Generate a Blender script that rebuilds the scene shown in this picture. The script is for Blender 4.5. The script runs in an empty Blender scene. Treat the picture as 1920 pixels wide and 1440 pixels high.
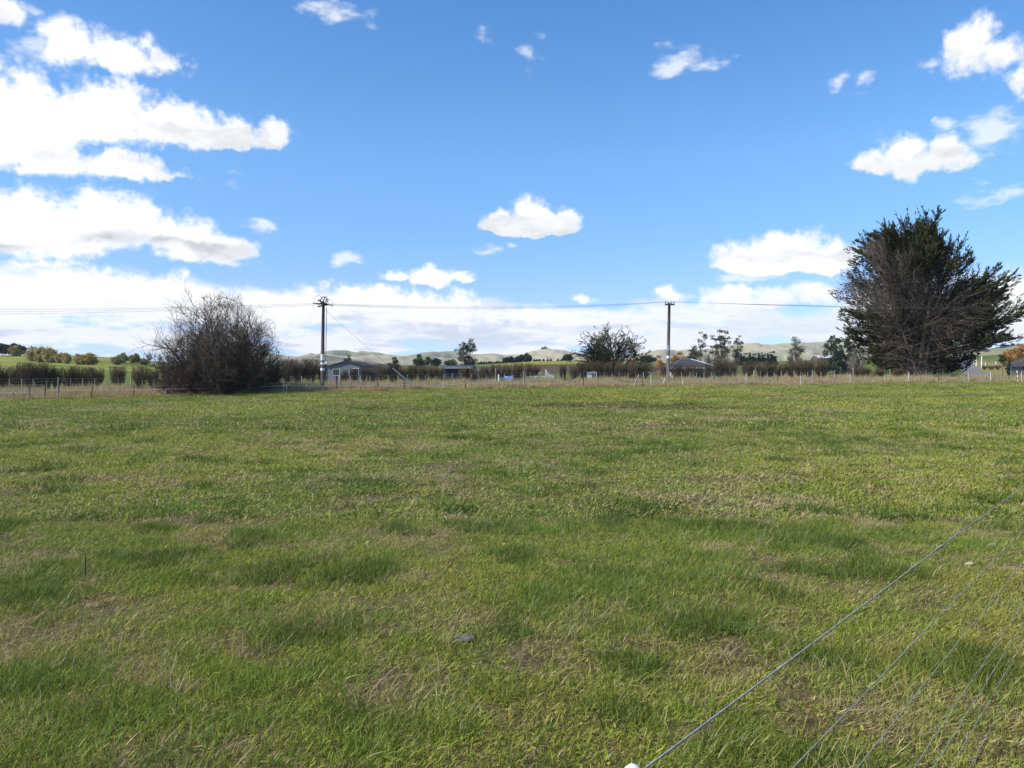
import bpy, math, random
import numpy as np

# ------------------------------------------------------------------ camera
SC = bpy.context.scene
COL = SC.collection
F = 1442.0            # focal length in photo pixels (1920 wide)
HOR = 700.0           # horizon row in the photo
EYE = 1.7
PITCH = math.atan((720 - HOR) / F)
cam_d = bpy.data.cameras.new("camera")
cam_d.sensor_width = 36.0
cam_d.lens = 36.0 * F / 1920.0
cam_d.clip_start = 0.05
cam_d.clip_end = 20000
cam = bpy.data.objects.new("camera", cam_d)
COL.objects.link(cam)
cam.location = (0, 0, EYE)
cam.rotation_euler = (math.pi / 2 - PITCH, 0, 0)
SC.camera = cam

# ------------------------------------------------------------------ light
SUN_EL = math.radians(43)
SUN_AZ = math.radians(246)      # clockwise from +Y: behind the camera, to the left
sun_d = bpy.data.lights.new("sun", 'SUN')
sun_d.energy = 5.0
sun_d.angle = math.radians(0.53)
sun_d.color = (1.0, 0.95, 0.86)
sun = bpy.data.objects.new("sun", sun_d)
COL.objects.link(sun)
sun.rotation_euler = (math.pi / 2 - SUN_EL, 0, math.pi - SUN_AZ)
sun.location = (-40, -40, 60)
SC.view_settings.view_transform = 'Standard'
SC.view_settings.look = 'None'
SC.view_settings.exposure = 0.3
SC.view_settings.gamma = 1.0
SC.view_settings.use_curve_mapping = False
try:
    SC.cycles.max_bounces = 6
    SC.cycles.transparent_max_bounces = 8
    SC.cycles.volume_bounces = 0
except Exception:
    pass


class NT:
    """Small helper for writing node trees."""
    def __init__(self, tree):
        self.t = tree
        self.x = 0

    def n(self, kind, **props):
        nd = self.t.nodes.new(kind)
        self.x += 40
        nd.location = (self.x, 0)
        for k, v in props.items():
            setattr(nd, k, v)
        return nd

    def put(self, sock, v):
        if v is None:
            return
        if isinstance(v, bpy.types.NodeSocket):
            self.t.links.new(v, sock)
        else:
            try:
                sock.default_value = v
            except Exception:
                sock.default_value = tuple(v) + (1.0,)

    def math(self, op, a, b=None, c=None, clamp=False):
        nd = self.n('ShaderNodeMath', operation=op, use_clamp=clamp)
        for i, v in enumerate((a, b, c)):
            self.put(nd.inputs[i], v)
        return nd.outputs[0]

    def vmath(self, op, a, b=None):
        nd = self.n('ShaderNodeVectorMath', operation=op)
        self.put(nd.inputs[0], a)
        self.put(nd.inputs[1], b)
        return nd.outputs['Value'] if op in ('LENGTH', 'DOT_PRODUCT', 'DISTANCE') else nd.outputs[0]

    def smooth(self, v, lo, hi, a=0.0, b=1.0):
        nd = self.n('ShaderNodeMapRange', interpolation_type='SMOOTHSTEP')
        for i, q in enumerate((v, lo, hi, a, b)):
            self.put(nd.inputs[i], q)
        return nd.outputs[0]

    def noise(self, vec, scale, detail=4.0, rough=0.5, out='Fac', dist=0.0, dims='3D'):
        nd = self.n('ShaderNodeTexNoise', noise_dimensions=dims)
        self.put(nd.inputs['Vector'], vec)
        self.put(nd.inputs['Scale'], scale)
        self.put(nd.inputs['Detail'], detail)
        self.put(nd.inputs['Roughness'], rough)
        self.put(nd.inputs['Distortion'], dist)
        return nd.outputs[out]

    def mix(self, fac, a, b, blend='MIX'):
        nd = self.n('ShaderNodeMix', data_type='RGBA', blend_type=blend)
        self.put(nd.inputs[0], fac)
        self.put(nd.inputs[6], a if isinstance(a, bpy.types.NodeSocket) else tuple(a) + (1.0,))
        self.put(nd.inputs[7], b if isinstance(b, bpy.types.NodeSocket) else tuple(b) + (1.0,))
        return nd.outputs[2]

    def comb(self, x, y, z):
        nd = self.n('ShaderNodeCombineXYZ')
        for i, v in enumerate((x, y, z)):
            self.put(nd.inputs[i], v)
        return nd.outputs[0]

    def sep(self, v):
        nd = self.n('ShaderNodeSeparateXYZ')
        self.put(nd.inputs[0], v)
        return nd.outputs


# ------------------------------------------------------------------ noise for layout
_R = np.random.default_rng(7).random((256, 256))


def vnoise(x, y):
    x = np.asarray(x, float); y = np.asarray(y, float)
    i = np.floor(x).astype(int); j = np.floor(y).astype(int)
    fx = x - i; fy = y - j
    fx = fx * fx * fx * (fx * (fx * 6 - 15) + 10); fy = fy * fy * fy * (fy * (fy * 6 - 15) + 10)
    a = _R[i & 255, j & 255]; b = _R[(i + 1) & 255, j & 255]
    c = _R[i & 255, (j + 1) & 255]; d = _R[(i + 1) & 255, (j + 1) & 255]
    return (a * (1 - fx) + b * fx) * (1 - fy) + (c * (1 - fx) + d * fx) * fy


def fbm(x, y, octv=5, rough=.5):
    x = np.asarray(x, float); y = np.asarray(y, float)
    s = 0.; a = 1.; t = 0.
    for o in range(octv):
        s = s + a * vnoise(x + 17.3 * o, y - 9.1 * o); t += a; a *= rough
        x, y = 2.03 * (.8 * x - .6 * y), 2.03 * (.6 * x + .8 * y)
    return s / t


def sstep(v, lo, hi):
    t = np.clip((np.asarray(v, float) - lo) / (hi - lo), 0, 1)
    return t * t * (3 - 2 * t)


# ------------------------------------------------------------------ sky
def build_world():
    w = bpy.data.worlds.new("World")
    SC.world = w
    w.use_nodes = True
    try:
        w.cycles.sampling_method = 'MANUAL'
        w.cycles.sample_map_resolution = 512
    except Exception:
        pass
    T = NT(w.node_tree)
    bg = next(x for x in w.node_tree.nodes if x.type == 'BACKGROUND')
    sky = T.n('ShaderNodeTexSky', sky_type='NISHITA')
    sky.sun_disc = False
    sky.sun_elevation = SUN_EL
    sky.sun_rotation = SUN_AZ
    sky.altitude = 100
    sky.air_density = 1.0
    sky.dust_density = 0.25
    sky.ozone_density = 2.5
    tc = T.n('ShaderNodeTexCoord')
    z = T.sep(T.vmath('NORMALIZE', tc.outputs['Generated']))[2]
    ramp = T.n('ShaderNodeValToRGB')
    T.put(ramp.inputs[0], T.math('MULTIPLY', z, 2.0, clamp=True))
    cr = ramp.color_ramp
    stops = SKY_STOPS
    while len(cr.elements) < len(stops):
        cr.elements.new(.5)
    for e, (p, c) in zip(cr.elements, stops):
        e.position = p; e.color = tuple(q / 3.2 for q in c) + (1,)
    c = T.mix(1.0, sky.outputs[0], ramp.outputs[0], 'MULTIPLY')
    c2 = T.vmath('SCALE', c)
    c2.node.inputs['Scale'].default_value = 3.2
    T.put(bg.inputs[0], c2)
    bg.inputs[1].default_value = 0.1


# colour balance of the clear sky from the horizon (0) up to 30 degrees (1)
SKY_STOPS = [(0.0, (0.906, 1.189, 2.084)), (0.07, (0.906, 1.15, 1.962)), (0.2, (0.899, 1.093, 1.652)), (0.34, (0.847, 1.173, 1.521)), (0.53, (0.92, 1.331, 1.652)), (0.86, (0.701, 1.237, 1.652))]
build_world()

# every cloud is laid out by azimuth and elevation in the sky, in units of a photo pixel's worth of angle
CLOUDS = [  # u, v, half width, half height (upwards), weight, flatness of the base
    (8, 30, 52, 36, .75, 1.2), (60, 35, 30, 18, .42, 1),
    (120, 95, 85, 52, .85, 1.3), (225, 112, 112, 52, .95, 1.4), (310, 120, 60, 40, .95, 1.5), (75, 105, 50, 25, .5, 1.3),
    (20, 225, 210, 105, 1.3, 1.7), (190, 232, 170, 88, 1.3, 1.7), (330, 250, 130, 62, 1.2, 1.9), (430, 262, 95, 48, 1.15, 2.2), (515, 265, 42, 38, 1.0, 2.4),
    (50, 300, 190, 55, 1.15, 2.0), (230, 318, 115, 42, 1.1, 2.2), (325, 332, 52, 22, .8, 2.0),
    (40, 440, 230, 100, 1.3, 2.0), (200, 428, 155, 84, 1.3, 1.7), (330, 455, 105, 62, 1.1, 2.0), (420, 468, 62, 40, .9, 2.0), (360, 482, 120, 20, .8, 1.3),
    (490, 437, 42, 18, .5, 1.3), (432, 342, 30, 15, .4, 1.2), (60, 488, 110, 22, .7, 1.3),
    (20, 565, 200, 50, 1.1, 1.3), (180, 560, 160, 62, 1.3, 1.3), (330, 565, 190, 58, 1.2, 1.3), (520, 575, 150, 46, 1.0, 1.3), (680, 565, 150, 42, 1.1, 1.3), (800, 580, 140, 44, 1.0, 1.3),
    (942, 428, 50, 34, 1.4, 2.8), (1000, 428, 60, 58, 1.7, 3.4), (1050, 428, 40, 40, 1.4, 3.0),
    (900, 470, 60, 13, .55, 1.2), (968, 463, 22, 14, .65, 1.4), (657, 494, 28, 14, .6, 1.4),
    (740, 524, 34, 18, .95, 1.8), (806, 524, 55, 36, 1.2, 2.4), (860, 526, 34, 20, .95, 1.8),
    (1390, 500, 66, 50, 1.6, 3.0), (1475, 500, 110, 76, 2.0, 3.4), (1560, 500, 66, 62, 1.6, 3.0),
    (1636, 312, 46, 36, 1.1, 2.2), (1700, 300, 66, 68, 1.3, 2.0), (1775, 302, 62, 48, .95, 2.0), (1850, 262, 60, 46, .58, 1.2), (1775, 240, 26, 30, .45, 1), (1758, 218, 10, 14, .4, 1),
    (1800, 85, 62, 60, .8, 1.2), (1870, 112, 80, 48, .78, 1.2), (1912, 150, 34, 48, .7, 1.0), (1735, 125, 36, 14, .36, 1.2),
    (1262, 125, 58, 32, .62, 1.6), (1310, 135, 50, 12, .42, 1.3), (1580, 152, 30, 20, .5, 1.2), (1625, 158, 22, 16, .45, 1.2),
    (1862, 372, 80, 22, .5, 1.6), (1440, 520, 150, 14, .6, 1.2),
    (605, 12, 40, 16, .42, 1.1), (645, 40, 40, 20, .45, 1.1), (710, 45, 18, 20, .4, 1.0), (990, 100, 20, 26, .26, 1.0), (912, 62, 14, 12, .22, 1),
    (1095, 556, 36, 14, .8, 1.8), (1250, 560, 45, 20, .8, 1.8), (1370, 565, 75, 36, 1.0, 1.8), (1450, 570, 80, 30, .8, 1.4), (1540, 560, 70, 34, .7, 1.4), (1905, 575, 75, 66, 1.2, 1.6), (1010, 600, 120, 26, .8, 1.4),
]




class MB:
    """Collects vertices, faces and a per-vertex tint; build() links them as ONE mesh object."""
    def __init__(self):
        self.v = []; self.f3 = []; self.f4 = []; self.c = []; self.n = 0

    def add(self, v, q=None, t=None, c=0.5):
        v = np.asarray(v, float).reshape(-1, 3)
        if q is not None and len(q):
            self.f4.append(np.asarray(q, int).reshape(-1, 4) + self.n)
        if t is not None and len(t):
            self.f3.append(np.asarray(t, int).reshape(-1, 3) + self.n)
        self.v.append(v)
        self.c.append(np.broadcast_to(np.asarray(c, float), (len(v),)).copy())
        self.n += len(v)

    def box(self, c, s, rz=0.0, tint=.5, ry=0.0):
        x, y, z = (np.array(s, float) / 2)
        p = np.array([(i, j, k) for k in (-z, z) for j in (-y, y) for i in (-x, x)])
        cy, sy = math.cos(ry), math.sin(ry)
        p = np.stack([p[:, 0] * cy + p[:, 2] * sy, p[:, 1], -p[:, 0] * sy + p[:, 2] * cy], 1)
        cz, sz = math.cos(rz), math.sin(rz)
        p = np.stack([p[:, 0] * cz - p[:, 1] * sz, p[:, 0] * sz + p[:, 1] * cz, p[:, 2]], 1) + np.array(c, float)
        self.add(p, [(0, 2, 3, 1), (4, 5, 7, 6), (0, 1, 5, 4), (2, 6, 7, 3), (0, 4, 6, 2), (1, 3, 7, 5)], c=tint)

    def tubes(self, P, R, sides=3, c=0.5, cap=False):
        """P [N,K,3] polylines, R [N,K] radii."""
        P = np.asarray(P, float)
        if P.ndim == 2:
            P = P[None]
        N, K, _ = P.shape
        R = np.broadcast_to(np.asarray(R, float), (N, K))
        T = np.gradient(P, axis=1)
        T /= np.linalg.norm(T, axis=2, keepdims=True) + 1e-9
        ref = np.where(np.abs(T[:, :1, 2:3]) > .9, np.array([1., 0, 0]), np.array([0, 0, 1.]))
        A = np.cross(T, ref); A /= np.linalg.norm(A, axis=2, keepdims=True) + 1e-9
        B = np.cross(T, A)
        th = np.arange(sides) * 2 * math.pi / sides
        V = P[:, :, None] + R[:, :, None, None] * (A[:, :, None] * np.cos(th)[:, None] + B[:, :, None] * np.sin(th)[:, None])
        idx = np.arange(N * K * sides).reshape(N, K, sides)
        a = idx[:, :-1]; b = idx[:, 1:]
        q = np.stack([a, b, np.roll(b, -1, 2), np.roll(a, -1, 2)], -1).reshape(-1, 4)
        cc = np.asarray(c, float)
        if cc.ndim == 1 and len(cc) == N:
            cc = np.repeat(cc, K * sides)
        self.add(V.reshape(-1, 3), q, c=cc)
        if cap:
            base = self.n - N * K * sides
            for ring, rev in ((idx[:, 0], False), (idx[:, -1], True)):
                for r in ring:
                    for k in range(1, sides - 1):
                        t = (r[0], r[k], r[k + 1]) if rev else (r[0], r[k + 1], r[k])
                        self.f3.append(np.array([t]) + base)

    def cyl(self, p0, p1, r0, r1=None, sides=10, tint=.5):
        self.tubes([[p0, p1]], [[r0, r0 if r1 is None else r1]], sides, tint, cap=True)

    def cards(self, P, D, L, W, rng, c=.5, droop=0.0):
        """leaf-like quads: base at P, pointing along D, length L, width W, tapered."""
        P = np.asarray(P, float); D = np.asarray(D, float)
        n = len(P)
        D = D / (np.linalg.norm(D, axis=1, keepdims=True) + 1e-9)
        r = rng.normal(size=(n, 3))
        S = np.cross(D, r); S /= np.linalg.norm(S, axis=1, keepdims=True) + 1e-9
        L = np.broadcast_to(np.asarray(L, float), (n,))[:, None]; W = np.broadcast_to(np.asarray(W, float), (n,))[:, None]
        m = P + D * L * .5
        e = P + D * L; e = e - np.array([0, 0, 1.]) * droop * L
        V = np.stack([P, m + S * W * .5, e, m - S * W * .5], 1).reshape(-1, 3)
        cc = np.broadcast_to(np.asarray(c, float), (n,))
        self.add(V, np.arange(4 * n).reshape(n, 4), c=np.repeat(cc, 4))

    def mesh(self, name, mat=None, smooth=False):
        me = bpy.data.meshes.new(name)
        v = np.concatenate(self.v) if self.v else np.zeros((0, 3))
        q = np.concatenate(self.f4) if self.f4 else np.zeros((0, 4), int)
        t = np.concatenate(self.f3) if self.f3 else np.zeros((0, 3), int)
        me.vertices.add(len(v)); me.vertices.foreach_set('co', v.ravel())
        nl = len(q) * 4 + len(t) * 3
        me.loops.add(nl); me.loops.foreach_set('vertex_index', np.concatenate([q.ravel(), t.ravel()]).astype(np.int32))
        me.polygons.add(len(q) + len(t))
        st = np.concatenate([np.arange(len(q)) * 4, len(q) * 4 + np.arange(len(t)) * 3]).astype(np.int32)
        me.polygons.foreach_set('loop_start', st)
        me.polygons.foreach_set('use_smooth', np.full(len(st), smooth))
        me.update(calc_edges=True)
        at = me.attributes.new('tint', 'FLOAT', 'POINT')
        at.data.foreach_set('value', np.concatenate(self.c).astype(np.float32))
        if mat:
            me.materials.append(mat)
        return me

    def build(self, name, mat, parent=None, smooth=False, loc=(0, 0, 0), rz=0.0):
        o = bpy.data.objects.new(name, self.mesh(name, mat, smooth))
        COL.objects.link(o)
        o.location = loc; o.rotation_euler = (0, 0, rz)
        if parent is not None:
            o.parent = parent
        return o


def tag(o, label=None, cat=None, group=None, kind=None):
    if label: o['label'] = label
    if cat: o['category'] = cat
    if group: o['group'] = group
    if kind: o['kind'] = kind
    return o


def empty(name, loc, label, cat, group=None, rz=0.0):
    o = bpy.data.objects.new(name, None)
    o.empty_display_size = .3
    COL.objects.link(o)
    o.location = loc; o.rotation_euler = (0, 0, rz)
    return tag(o, label, cat, group)


def copy_tree(root, loc, label, rz=0.0, scale=None, group=None):
    r = root.copy(); COL.objects.link(r)
    r.location = loc; r.rotation_euler = (0, 0, rz)
    if scale is not None:
        r.scale = scale
    r['label'] = label
    if group: r['group'] = group
    for ch in list(root.children):
        c = ch.copy(); COL.objects.link(c); c.parent = r
        for g in list(ch.children):
            d = g.copy(); COL.objects.link(d); d.parent = c
    return r


# ------------------------------------------------------------------ clouds on the sky dome
def grid_faces(nr, nc):
    i = np.arange(nr * nc).reshape(nr, nc)
    return np.stack([i[:-1, :-1], i[:-1, 1:], i[1:, 1:], i[1:, :-1]], -1).reshape(-1, 4)


def cloud_field(X, Y, veil=False, clean=False):
    """density of the cumulus at (azimuth, elevation) in pixel units; X grows to the right, Y upwards."""
    w = lambda s, k, a: (fbm(X / s + k, Y / s - k, 4, .55) - .5) * a
    x = X + w(75, 3, 46) + w(22, 40, 13)
    y = Y + w(75, 11, 36) + w(22, 60, 13)
    best = np.full(X.shape, -2.0)
    for (u, v, ru, rv, wt, k) in CLOUDS:
        if (wt < .66) != veil:
            continue
        a = (u - 960) / F
        cx = math.atan(a) * F
        cy = math.atan((HOR - v) / F * math.cos(math.atan(a))) * F
        dx = (x - cx) / (ru / (1 + a * a))
        dy = (y - cy) / (rv * math.cos(math.atan(a)))
        r = np.sqrt(dx * dx + np.maximum(dy, -k * dy) ** 2)
        val = (1 - r) * wt
        h = np.maximum(.14 - np.abs(best - val), 0) / .14
        best = np.maximum(best, val) + h * h * .035
    n = fbm(X / 42 + 5, Y / 36 + 8, 6, .56)
    if clean:
        return best
    if veil:        # thin, frayed cloud
        n = fbm(X / 60 + 15 + Y / 150, Y / 22 + 8, 6, .6)
        return np.clip((best + (n - .47) * 1.3) * 1.5, 0, 1)
    return np.maximum(best, -1.5) + (n - .5) * .85


def build_sky():
    az = np.concatenate([np.linspace(-1.75, -.72, 40, endpoint=False), np.linspace(-.72, .72, 780), np.linspace(.72, 1.75, 41)[1:]])
    el = np.concatenate([np.linspace(-.02, .50, 400), np.linspace(.50, 1.2, 24)[1:]])
    A, E = np.meshgrid(az, el)
    X, Y = A * F, E * F
    D = cloud_field(X, Y)
    Dn = cloud_field(X + 6, Y - 40, clean=True)
    veil = cloud_field(X, Y, True)
    base = sstep(Dn, .42, -.25) * sstep(D, .12, .6)
    base = base * (.6 + .4 * sstep(fbm(X / 60 + 9, Y / 30, 5, .55), .35, .62))
    base = base * np.where(Y < 190, .35, 1.0) * (1 + .7 * sstep(X, -300, -520) * sstep(Y, 175, 195) * sstep(Y, 330, 270))
    mott = sstep(fbm(X / 130 + 31, Y / 55 + 7, 6, .6), .52, .72) * (.05 + .3 * sstep(X, -300, -500) * sstep(Y, 330, 280) * sstep(Y, 180, 200)) * sstep(D, .3, .9) * sstep(Y, 420, 260)
    # relief of the cauliflower heads, lit from the upper left
    th = np.sqrt(np.clip(D, 0, 1.2)) + .25 * fbm(X / 26, Y / 26, 5, .6)
    gx = np.gradient(th, axis=1) / np.gradient(X, axis=1); gy = np.gradient(th, axis=0) / np.gradient(Y, axis=0)
    rel = np.clip((gx * -.5 + gy * .85) * 9, -.5, .5)
    shade = np.clip(base * .60 + mott + np.where(D > 0, rel * .22, 0), 0, 1)
    alpha = D
    # low bank of stratocumulus over the horizon, drawn out sideways
    q = lambda sx, sy, k: fbm(X / sx + k, Y / sy + k * 1.7, 7, .56)
    top = np.interp(X, [-900, -300, 0, 200, 420, 900], [178, 168, 150, 130, 140, 156]) + (q(130, 60, 2) - .5) * 90
    cov = sstep(Y, top, top - 34)
    db = q(150, 34, 5) + .16 * sstep(Y, 15, 90) + .02 * sstep(X, -100, 300) + .07 * sstep(Y, top - 60, top - 20)
    ab = sstep(db, .40, .58) * cov
    nb = q(170, 24, 8)
    sb = sstep(nb, .47, .66) * (.75 - .45 * sstep(Y, top - 45, top - 5)) * (1 - .55 * sstep(X, 150, 480))
    R = 9000.0
    V = np.stack([R * np.cos(E) * np.sin(A), R * np.cos(E) * np.cos(A), R * np.sin(E)], -1).reshape(-1, 3)
    mb = MB(); mb.add(V, grid_faces(len(el), len(az)))
    me = mb.mesh('sky', None, True)
    for nm, arr in (('puff', alpha), ('shade', shade), ('bank', ab), ('bank_shade', sb), ('veil', veil)):
        a = me.attributes.new(nm, 'FLOAT', 'POINT'); a.data.foreach_set('value', arr.ravel().astype(np.float32))
    m = bpy.data.materials.new('sky'); m.use_nodes = True
    try:
        m.cycles.emission_sampling = 'NONE'
    except Exception:
        pass
    nt = m.node_tree; nt.nodes.clear(); T = NT(nt)
    at = lambda n: T.n('ShaderNodeAttribute', attribute_name=n).outputs['Fac']
    geo = T.n('ShaderNodeNewGeometry')
    s = T.sep(T.vmath('NORMALIZE', geo.outputs['Position']))
    qv = T.comb(T.math('MULTIPLY', T.math('ARCTAN2', s[0], s[1]), F / 100), T.math('MULTIPLY', T.math('ARCSINE', s[2]), F / 100), 0)
    fine = T.math('SUBTRACT', T.noise(qv, 7.0, 5.0, .62, dims='2D'), .5)
    d = T.math('MULTIPLY_ADD', fine, .55, at('puff'))
    al = T.smooth(d, .0, .62)
    ve = T.math('MULTIPLY', T.smooth(T.math('MULTIPLY_ADD', T.math('MULTIPLY', fine, T.smooth(at('veil'), .0, .3)), .35, at('veil')), .0, .95), .62)
    al = T.math('MAXIMUM', al, ve)
    sh = T.math('MULTIPLY_ADD', fine, .16, at('shade'), clamp=True)
    cloud = T.mix(sh, (1.0, .995, .985), (.50, .512, .545))
    fb = T.math('SUBTRACT', T.noise(T.vmath('MULTIPLY', qv, (1, 2.6, 1)), 4.0, 5.0, .6, dims='2D'), .5)
    bk = at('bank')
    ab_ = T.math('MULTIPLY_ADD', T.math('MULTIPLY', fb, T.smooth(bk, .02, .35)), .5, bk, clamp=True)
    sb_ = T.math('MULTIPLY_ADD', fb, .6, at('bank_shade'), clamp=True)
    bank = T.mix(sb_, (.92, .92, .93), (.54, .59, .69))
    col = T.mix(al, bank, cloud)
    inv = T.math('MULTIPLY', T.math('SUBTRACT', 1.0, T.math('MULTIPLY', al, .985)), T.math('SUBTRACT', 1.0, T.math('MULTIPLY', ab_, .93)))
    em = T.n('ShaderNodeEmission'); T.put(em.inputs[0], col)
    tr = T.n('ShaderNodeBsdfTransparent')
    mx = T.n('ShaderNodeMixShader')
    T.put(mx.inputs[0], inv); T.put(mx.inputs[1], em.outputs[0]); T.put(mx.inputs[2], tr.outputs[0])
    out = T.n('ShaderNodeOutputMaterial'); T.put(out.inputs[0], mx.outputs[0])
    me.materials.append(m)
    o = bpy.data.objects.new('sky', me); COL.objects.link(o)
    tag(o, kind='structure')


build_sky()


# ------------------------------------------------------------------ materials
def mat(name, rough=.85, spec=.2):
    m = bpy.data.materials.new(name); m.use_nodes = True
    T = NT(m.node_tree)
    b = next(n for n in m.node_tree.nodes if n.type == 'BSDF_PRINCIPLED')
    b.inputs['Roughness'].default_value = rough
    b.inputs['Specular IOR Level'].default_value = spec
    return m, T, b


def plain(name, c0, c1=None, scale=3.0, rough=.85, spec=.2, metal=0.0, detail=5.0, stretch=(1, 1, 1), bump=0.0):
    """a colour that varies between two tones by procedural noise, and by the mesh's own tint."""
    m, T, b = mat(name, rough, spec)
    c1 = c1 or tuple(x * .6 for x in c0)
    tc = T.n('ShaderNodeTexCoord')
    v = T.vmath('MULTIPLY', tc.outputs['Object'], stretch)
    n = T.noise(v, scale, detail, .6)
    at = T.n('ShaderNodeAttribute', attribute_name='tint').outputs['Fac']
    f = T.math('ADD', T.smooth(n, .3, .7), T.math('SUBTRACT', at, .5), clamp=True)
    T.put(b.inputs['Base Color'], T.mix(f, c1, c0))
    b.inputs['Metallic'].default_value = metal
    if bump:
        bp = T.n('ShaderNodeBump'); bp.inputs['Strength'].default_value = bump; bp.inputs['Distance'].default_value = .02
        T.put(bp.inputs['Height'], n); T.put(b.inputs['Normal'], bp.outputs[0])
    return m


def leaf(name, dark, light, dead=None, trans=.25):
    """foliage: two greens by tint, some light coming through."""
    m, T, b = mat(name, .6, .12)
    at = T.n('ShaderNodeAttribute', attribute_name='tint').outputs['Fac']
    oi = T.n('ShaderNodeObjectInfo').outputs['Random']
    f = T.math('ADD', at, T.math('MULTIPLY', T.math('SUBTRACT', oi, .5), .2), clamp=True)
    c = T.mix(f, dark, light)
    if dead:
        c = T.mix(T.smooth(at, .86, 1.0), c, dead)
    T.put(b.inputs['Base Color'], c)
    tr = T.n('ShaderNodeBsdfTranslucent'); T.put(tr.inputs[0], c)
    mx = T.n('ShaderNodeMixShader'); mx.inputs[0].default_value = trans
    T.put(mx.inputs[1], b.outputs[0]); T.put(mx.inputs[2], tr.outputs[0])
    out = next(n for n in m.node_tree.nodes if n.type == 'OUTPUT_MATERIAL')
    T.put(out.inputs[0], mx.outputs[0])
    return m


M = {}
M['bark'] = plain('bark', (.20, .165, .135), (.09, .072, .06), 6, stretch=(1, 1, .25))
M['twig'] = plain('twig_bark', (.125, .092, .062), (.052, .038, .026), 2)
M['hedge_twig'] = plain('hedge_twig_bark', (.165, .116, .074), (.070, .050, .033), 2)
M['pale_twig'] = plain('pale_twig_bark', (.34, .27, .21), (.22, .17, .13), 2)
M['dead_branch'] = plain('dead_branch_bark', (.215, .165, .120), (.068, .050, .036), 2)
M['macro'] = leaf('macrocarpa_foliage', (.022, .025, .010), (.085, .088, .030), (.15, .095, .040), .15)
M['pine'] = leaf('pine_foliage', (.016, .030, .018), (.055, .085, .042), None, .12)
M['gum'] = leaf('gum_foliage', (.030, .038, .022), (.10, .115, .062), None, .2)
M['broad'] = leaf('broad_foliage', (.035, .055, .020), (.12, .15, .055), None, .25)
M['willow'] = leaf('willow_foliage', (.30, .23, .08), (.58, .46, .17), None, .3)
M['olive'] = leaf('olive_foliage', (.18, .18, .05), (.38, .37, .12), None, .3)
M['autumn'] = leaf('autumn_foliage', (.26, .13, .045), (.52, .28, .10), None, .3)
M['shrub_leaf'] = leaf('shrub_foliage', (.055, .056, .020), (.125, .115, .045), (.16, .10, .055), .25)
M['post'] = plain('weathered_post_wood', (.36, .32, .26), (.15, .128, .10), 7, stretch=(1, 1, .2), bump=.3)
M['dark_post'] = plain('dark_post_wood', (.13, .11, .09), (.05, .042, .035), 7, stretch=(1, 1, .2))
M['pole'] = plain('pole_wood', (.19, .165, .14), (.085, .07, .06), 5, stretch=(1, 1, .12), bump=.3)
M['white'] = plain('white_paint', (.80, .80, .77), (.62, .61, .57), 4, rough=.5)
M['tape'] = plain('white_fence_tape', (.72, .72, .70), (.5, .5, .48), 8, rough=.6)
M['metal'] = plain('galvanised_metal', (.42, .44, .46), (.28, .29, .31), 12, rough=.45, spec=.5, metal=.6)
M['wire'] = plain('fence_wire', (.33, .33, .29), (.19, .19, .165), 60, rough=.7, spec=.12)
M['line'] = plain('power_wire_metal', (.10, .10, .105), (.06, .06, .065), 3, rough=.5)
M['dark'] = plain('dark_iron', (.035, .035, .038), (.02, .02, .022), 5, rough=.5)
M['glass'] = plain('dark_window_glass', (.03, .035, .04), (.02, .022, .026), 1, rough=.12, spec=.6)
M['porcelain'] = plain('brown_porcelain', (.07, .045, .035), (.04, .03, .025), 4, rough=.25, spec=.5)
M['timber'] = plain('pale_timber', (.52, .48, .41), (.33, .30, .26), 6, stretch=(.3, 1, 1))


def cladding(name, c0, c1, pitch=.19, spec=.05):
    """ribbed sheet steel: ribs along the object's x, as bump and a slight tone."""
    m, T, b = mat(name, .7, spec)
    tc = T.n('ShaderNodeTexCoord'); s = T.sep(tc.outputs['Object'])
    t = T.math('FRACT', T.math('DIVIDE', T.math('ADD', s[0], s[1]), pitch))
    rib = T.smooth(T.math('ABSOLUTE', T.math('SUBTRACT', t, .5)), .30, .42)
    n = T.noise(tc.outputs['Object'], 1.4, 5, .6)
    T.put(b.inputs['Base Color'], T.mix(T.math('ADD', T.math('MULTIPLY', rib, .5), T.math('MULTIPLY', n, .5)), c1, c0))
    bp = T.n('ShaderNodeBump'); bp.inputs['Strength'].default_value = .8; bp.inputs['Distance'].default_value = .03
    T.put(bp.inputs['Height'], rib); T.put(b.inputs['Normal'], bp.outputs[0])
    return m


M['grey_clad'] = cladding('grey_sheet_cladding', (.22, .222, .24), (.15, .152, .165), .42)
M['blue_clad'] = cladding('slate_sheet_cladding', (.10, .115, .145), (.065, .075, .095))
M['brown_roof'] = cladding('brown_sheet_roof', (.16, .13, .125), (.10, .085, .08))
M['slate_roof'] = plain('dark_roof_tiles', (.075, .076, .09), (.045, .046, .055), 9, rough=.95, spec=.03, stretch=(1, 1, 3))
M['pale_wall'] = plain('pale_plaster_wall', (.62, .56, .50), (.5, .45, .4), 3)
M['white_wall'] = plain('white_boarded_wall', (.78, .78, .76), (.66, .66, .64), 3)

# ------------------------------------------------------------------ lie of the land
CREST = np.array([(-900, 668), (-400, 668), (0, 667), (100, 667), (200, 671), (300, 683), (420, 690), (560, 690), (700, 686), (800, 685), (900, 684), (960, 681), (1010, 678), (1100, 677), (1180, 680),
                  (1300, 682), (1400, 680), (1500, 677), (1600, 673), (1700, 671), (1790, 671), (1850, 669), (1920, 664), (2300, 655), (2900, 655)], float)


def base_z(x, y):
    x = np.clip(x, -70, 90)
    return .0105 * y + .007 * x - .0035 * np.sqrt(x * x + 100) + .035


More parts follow.
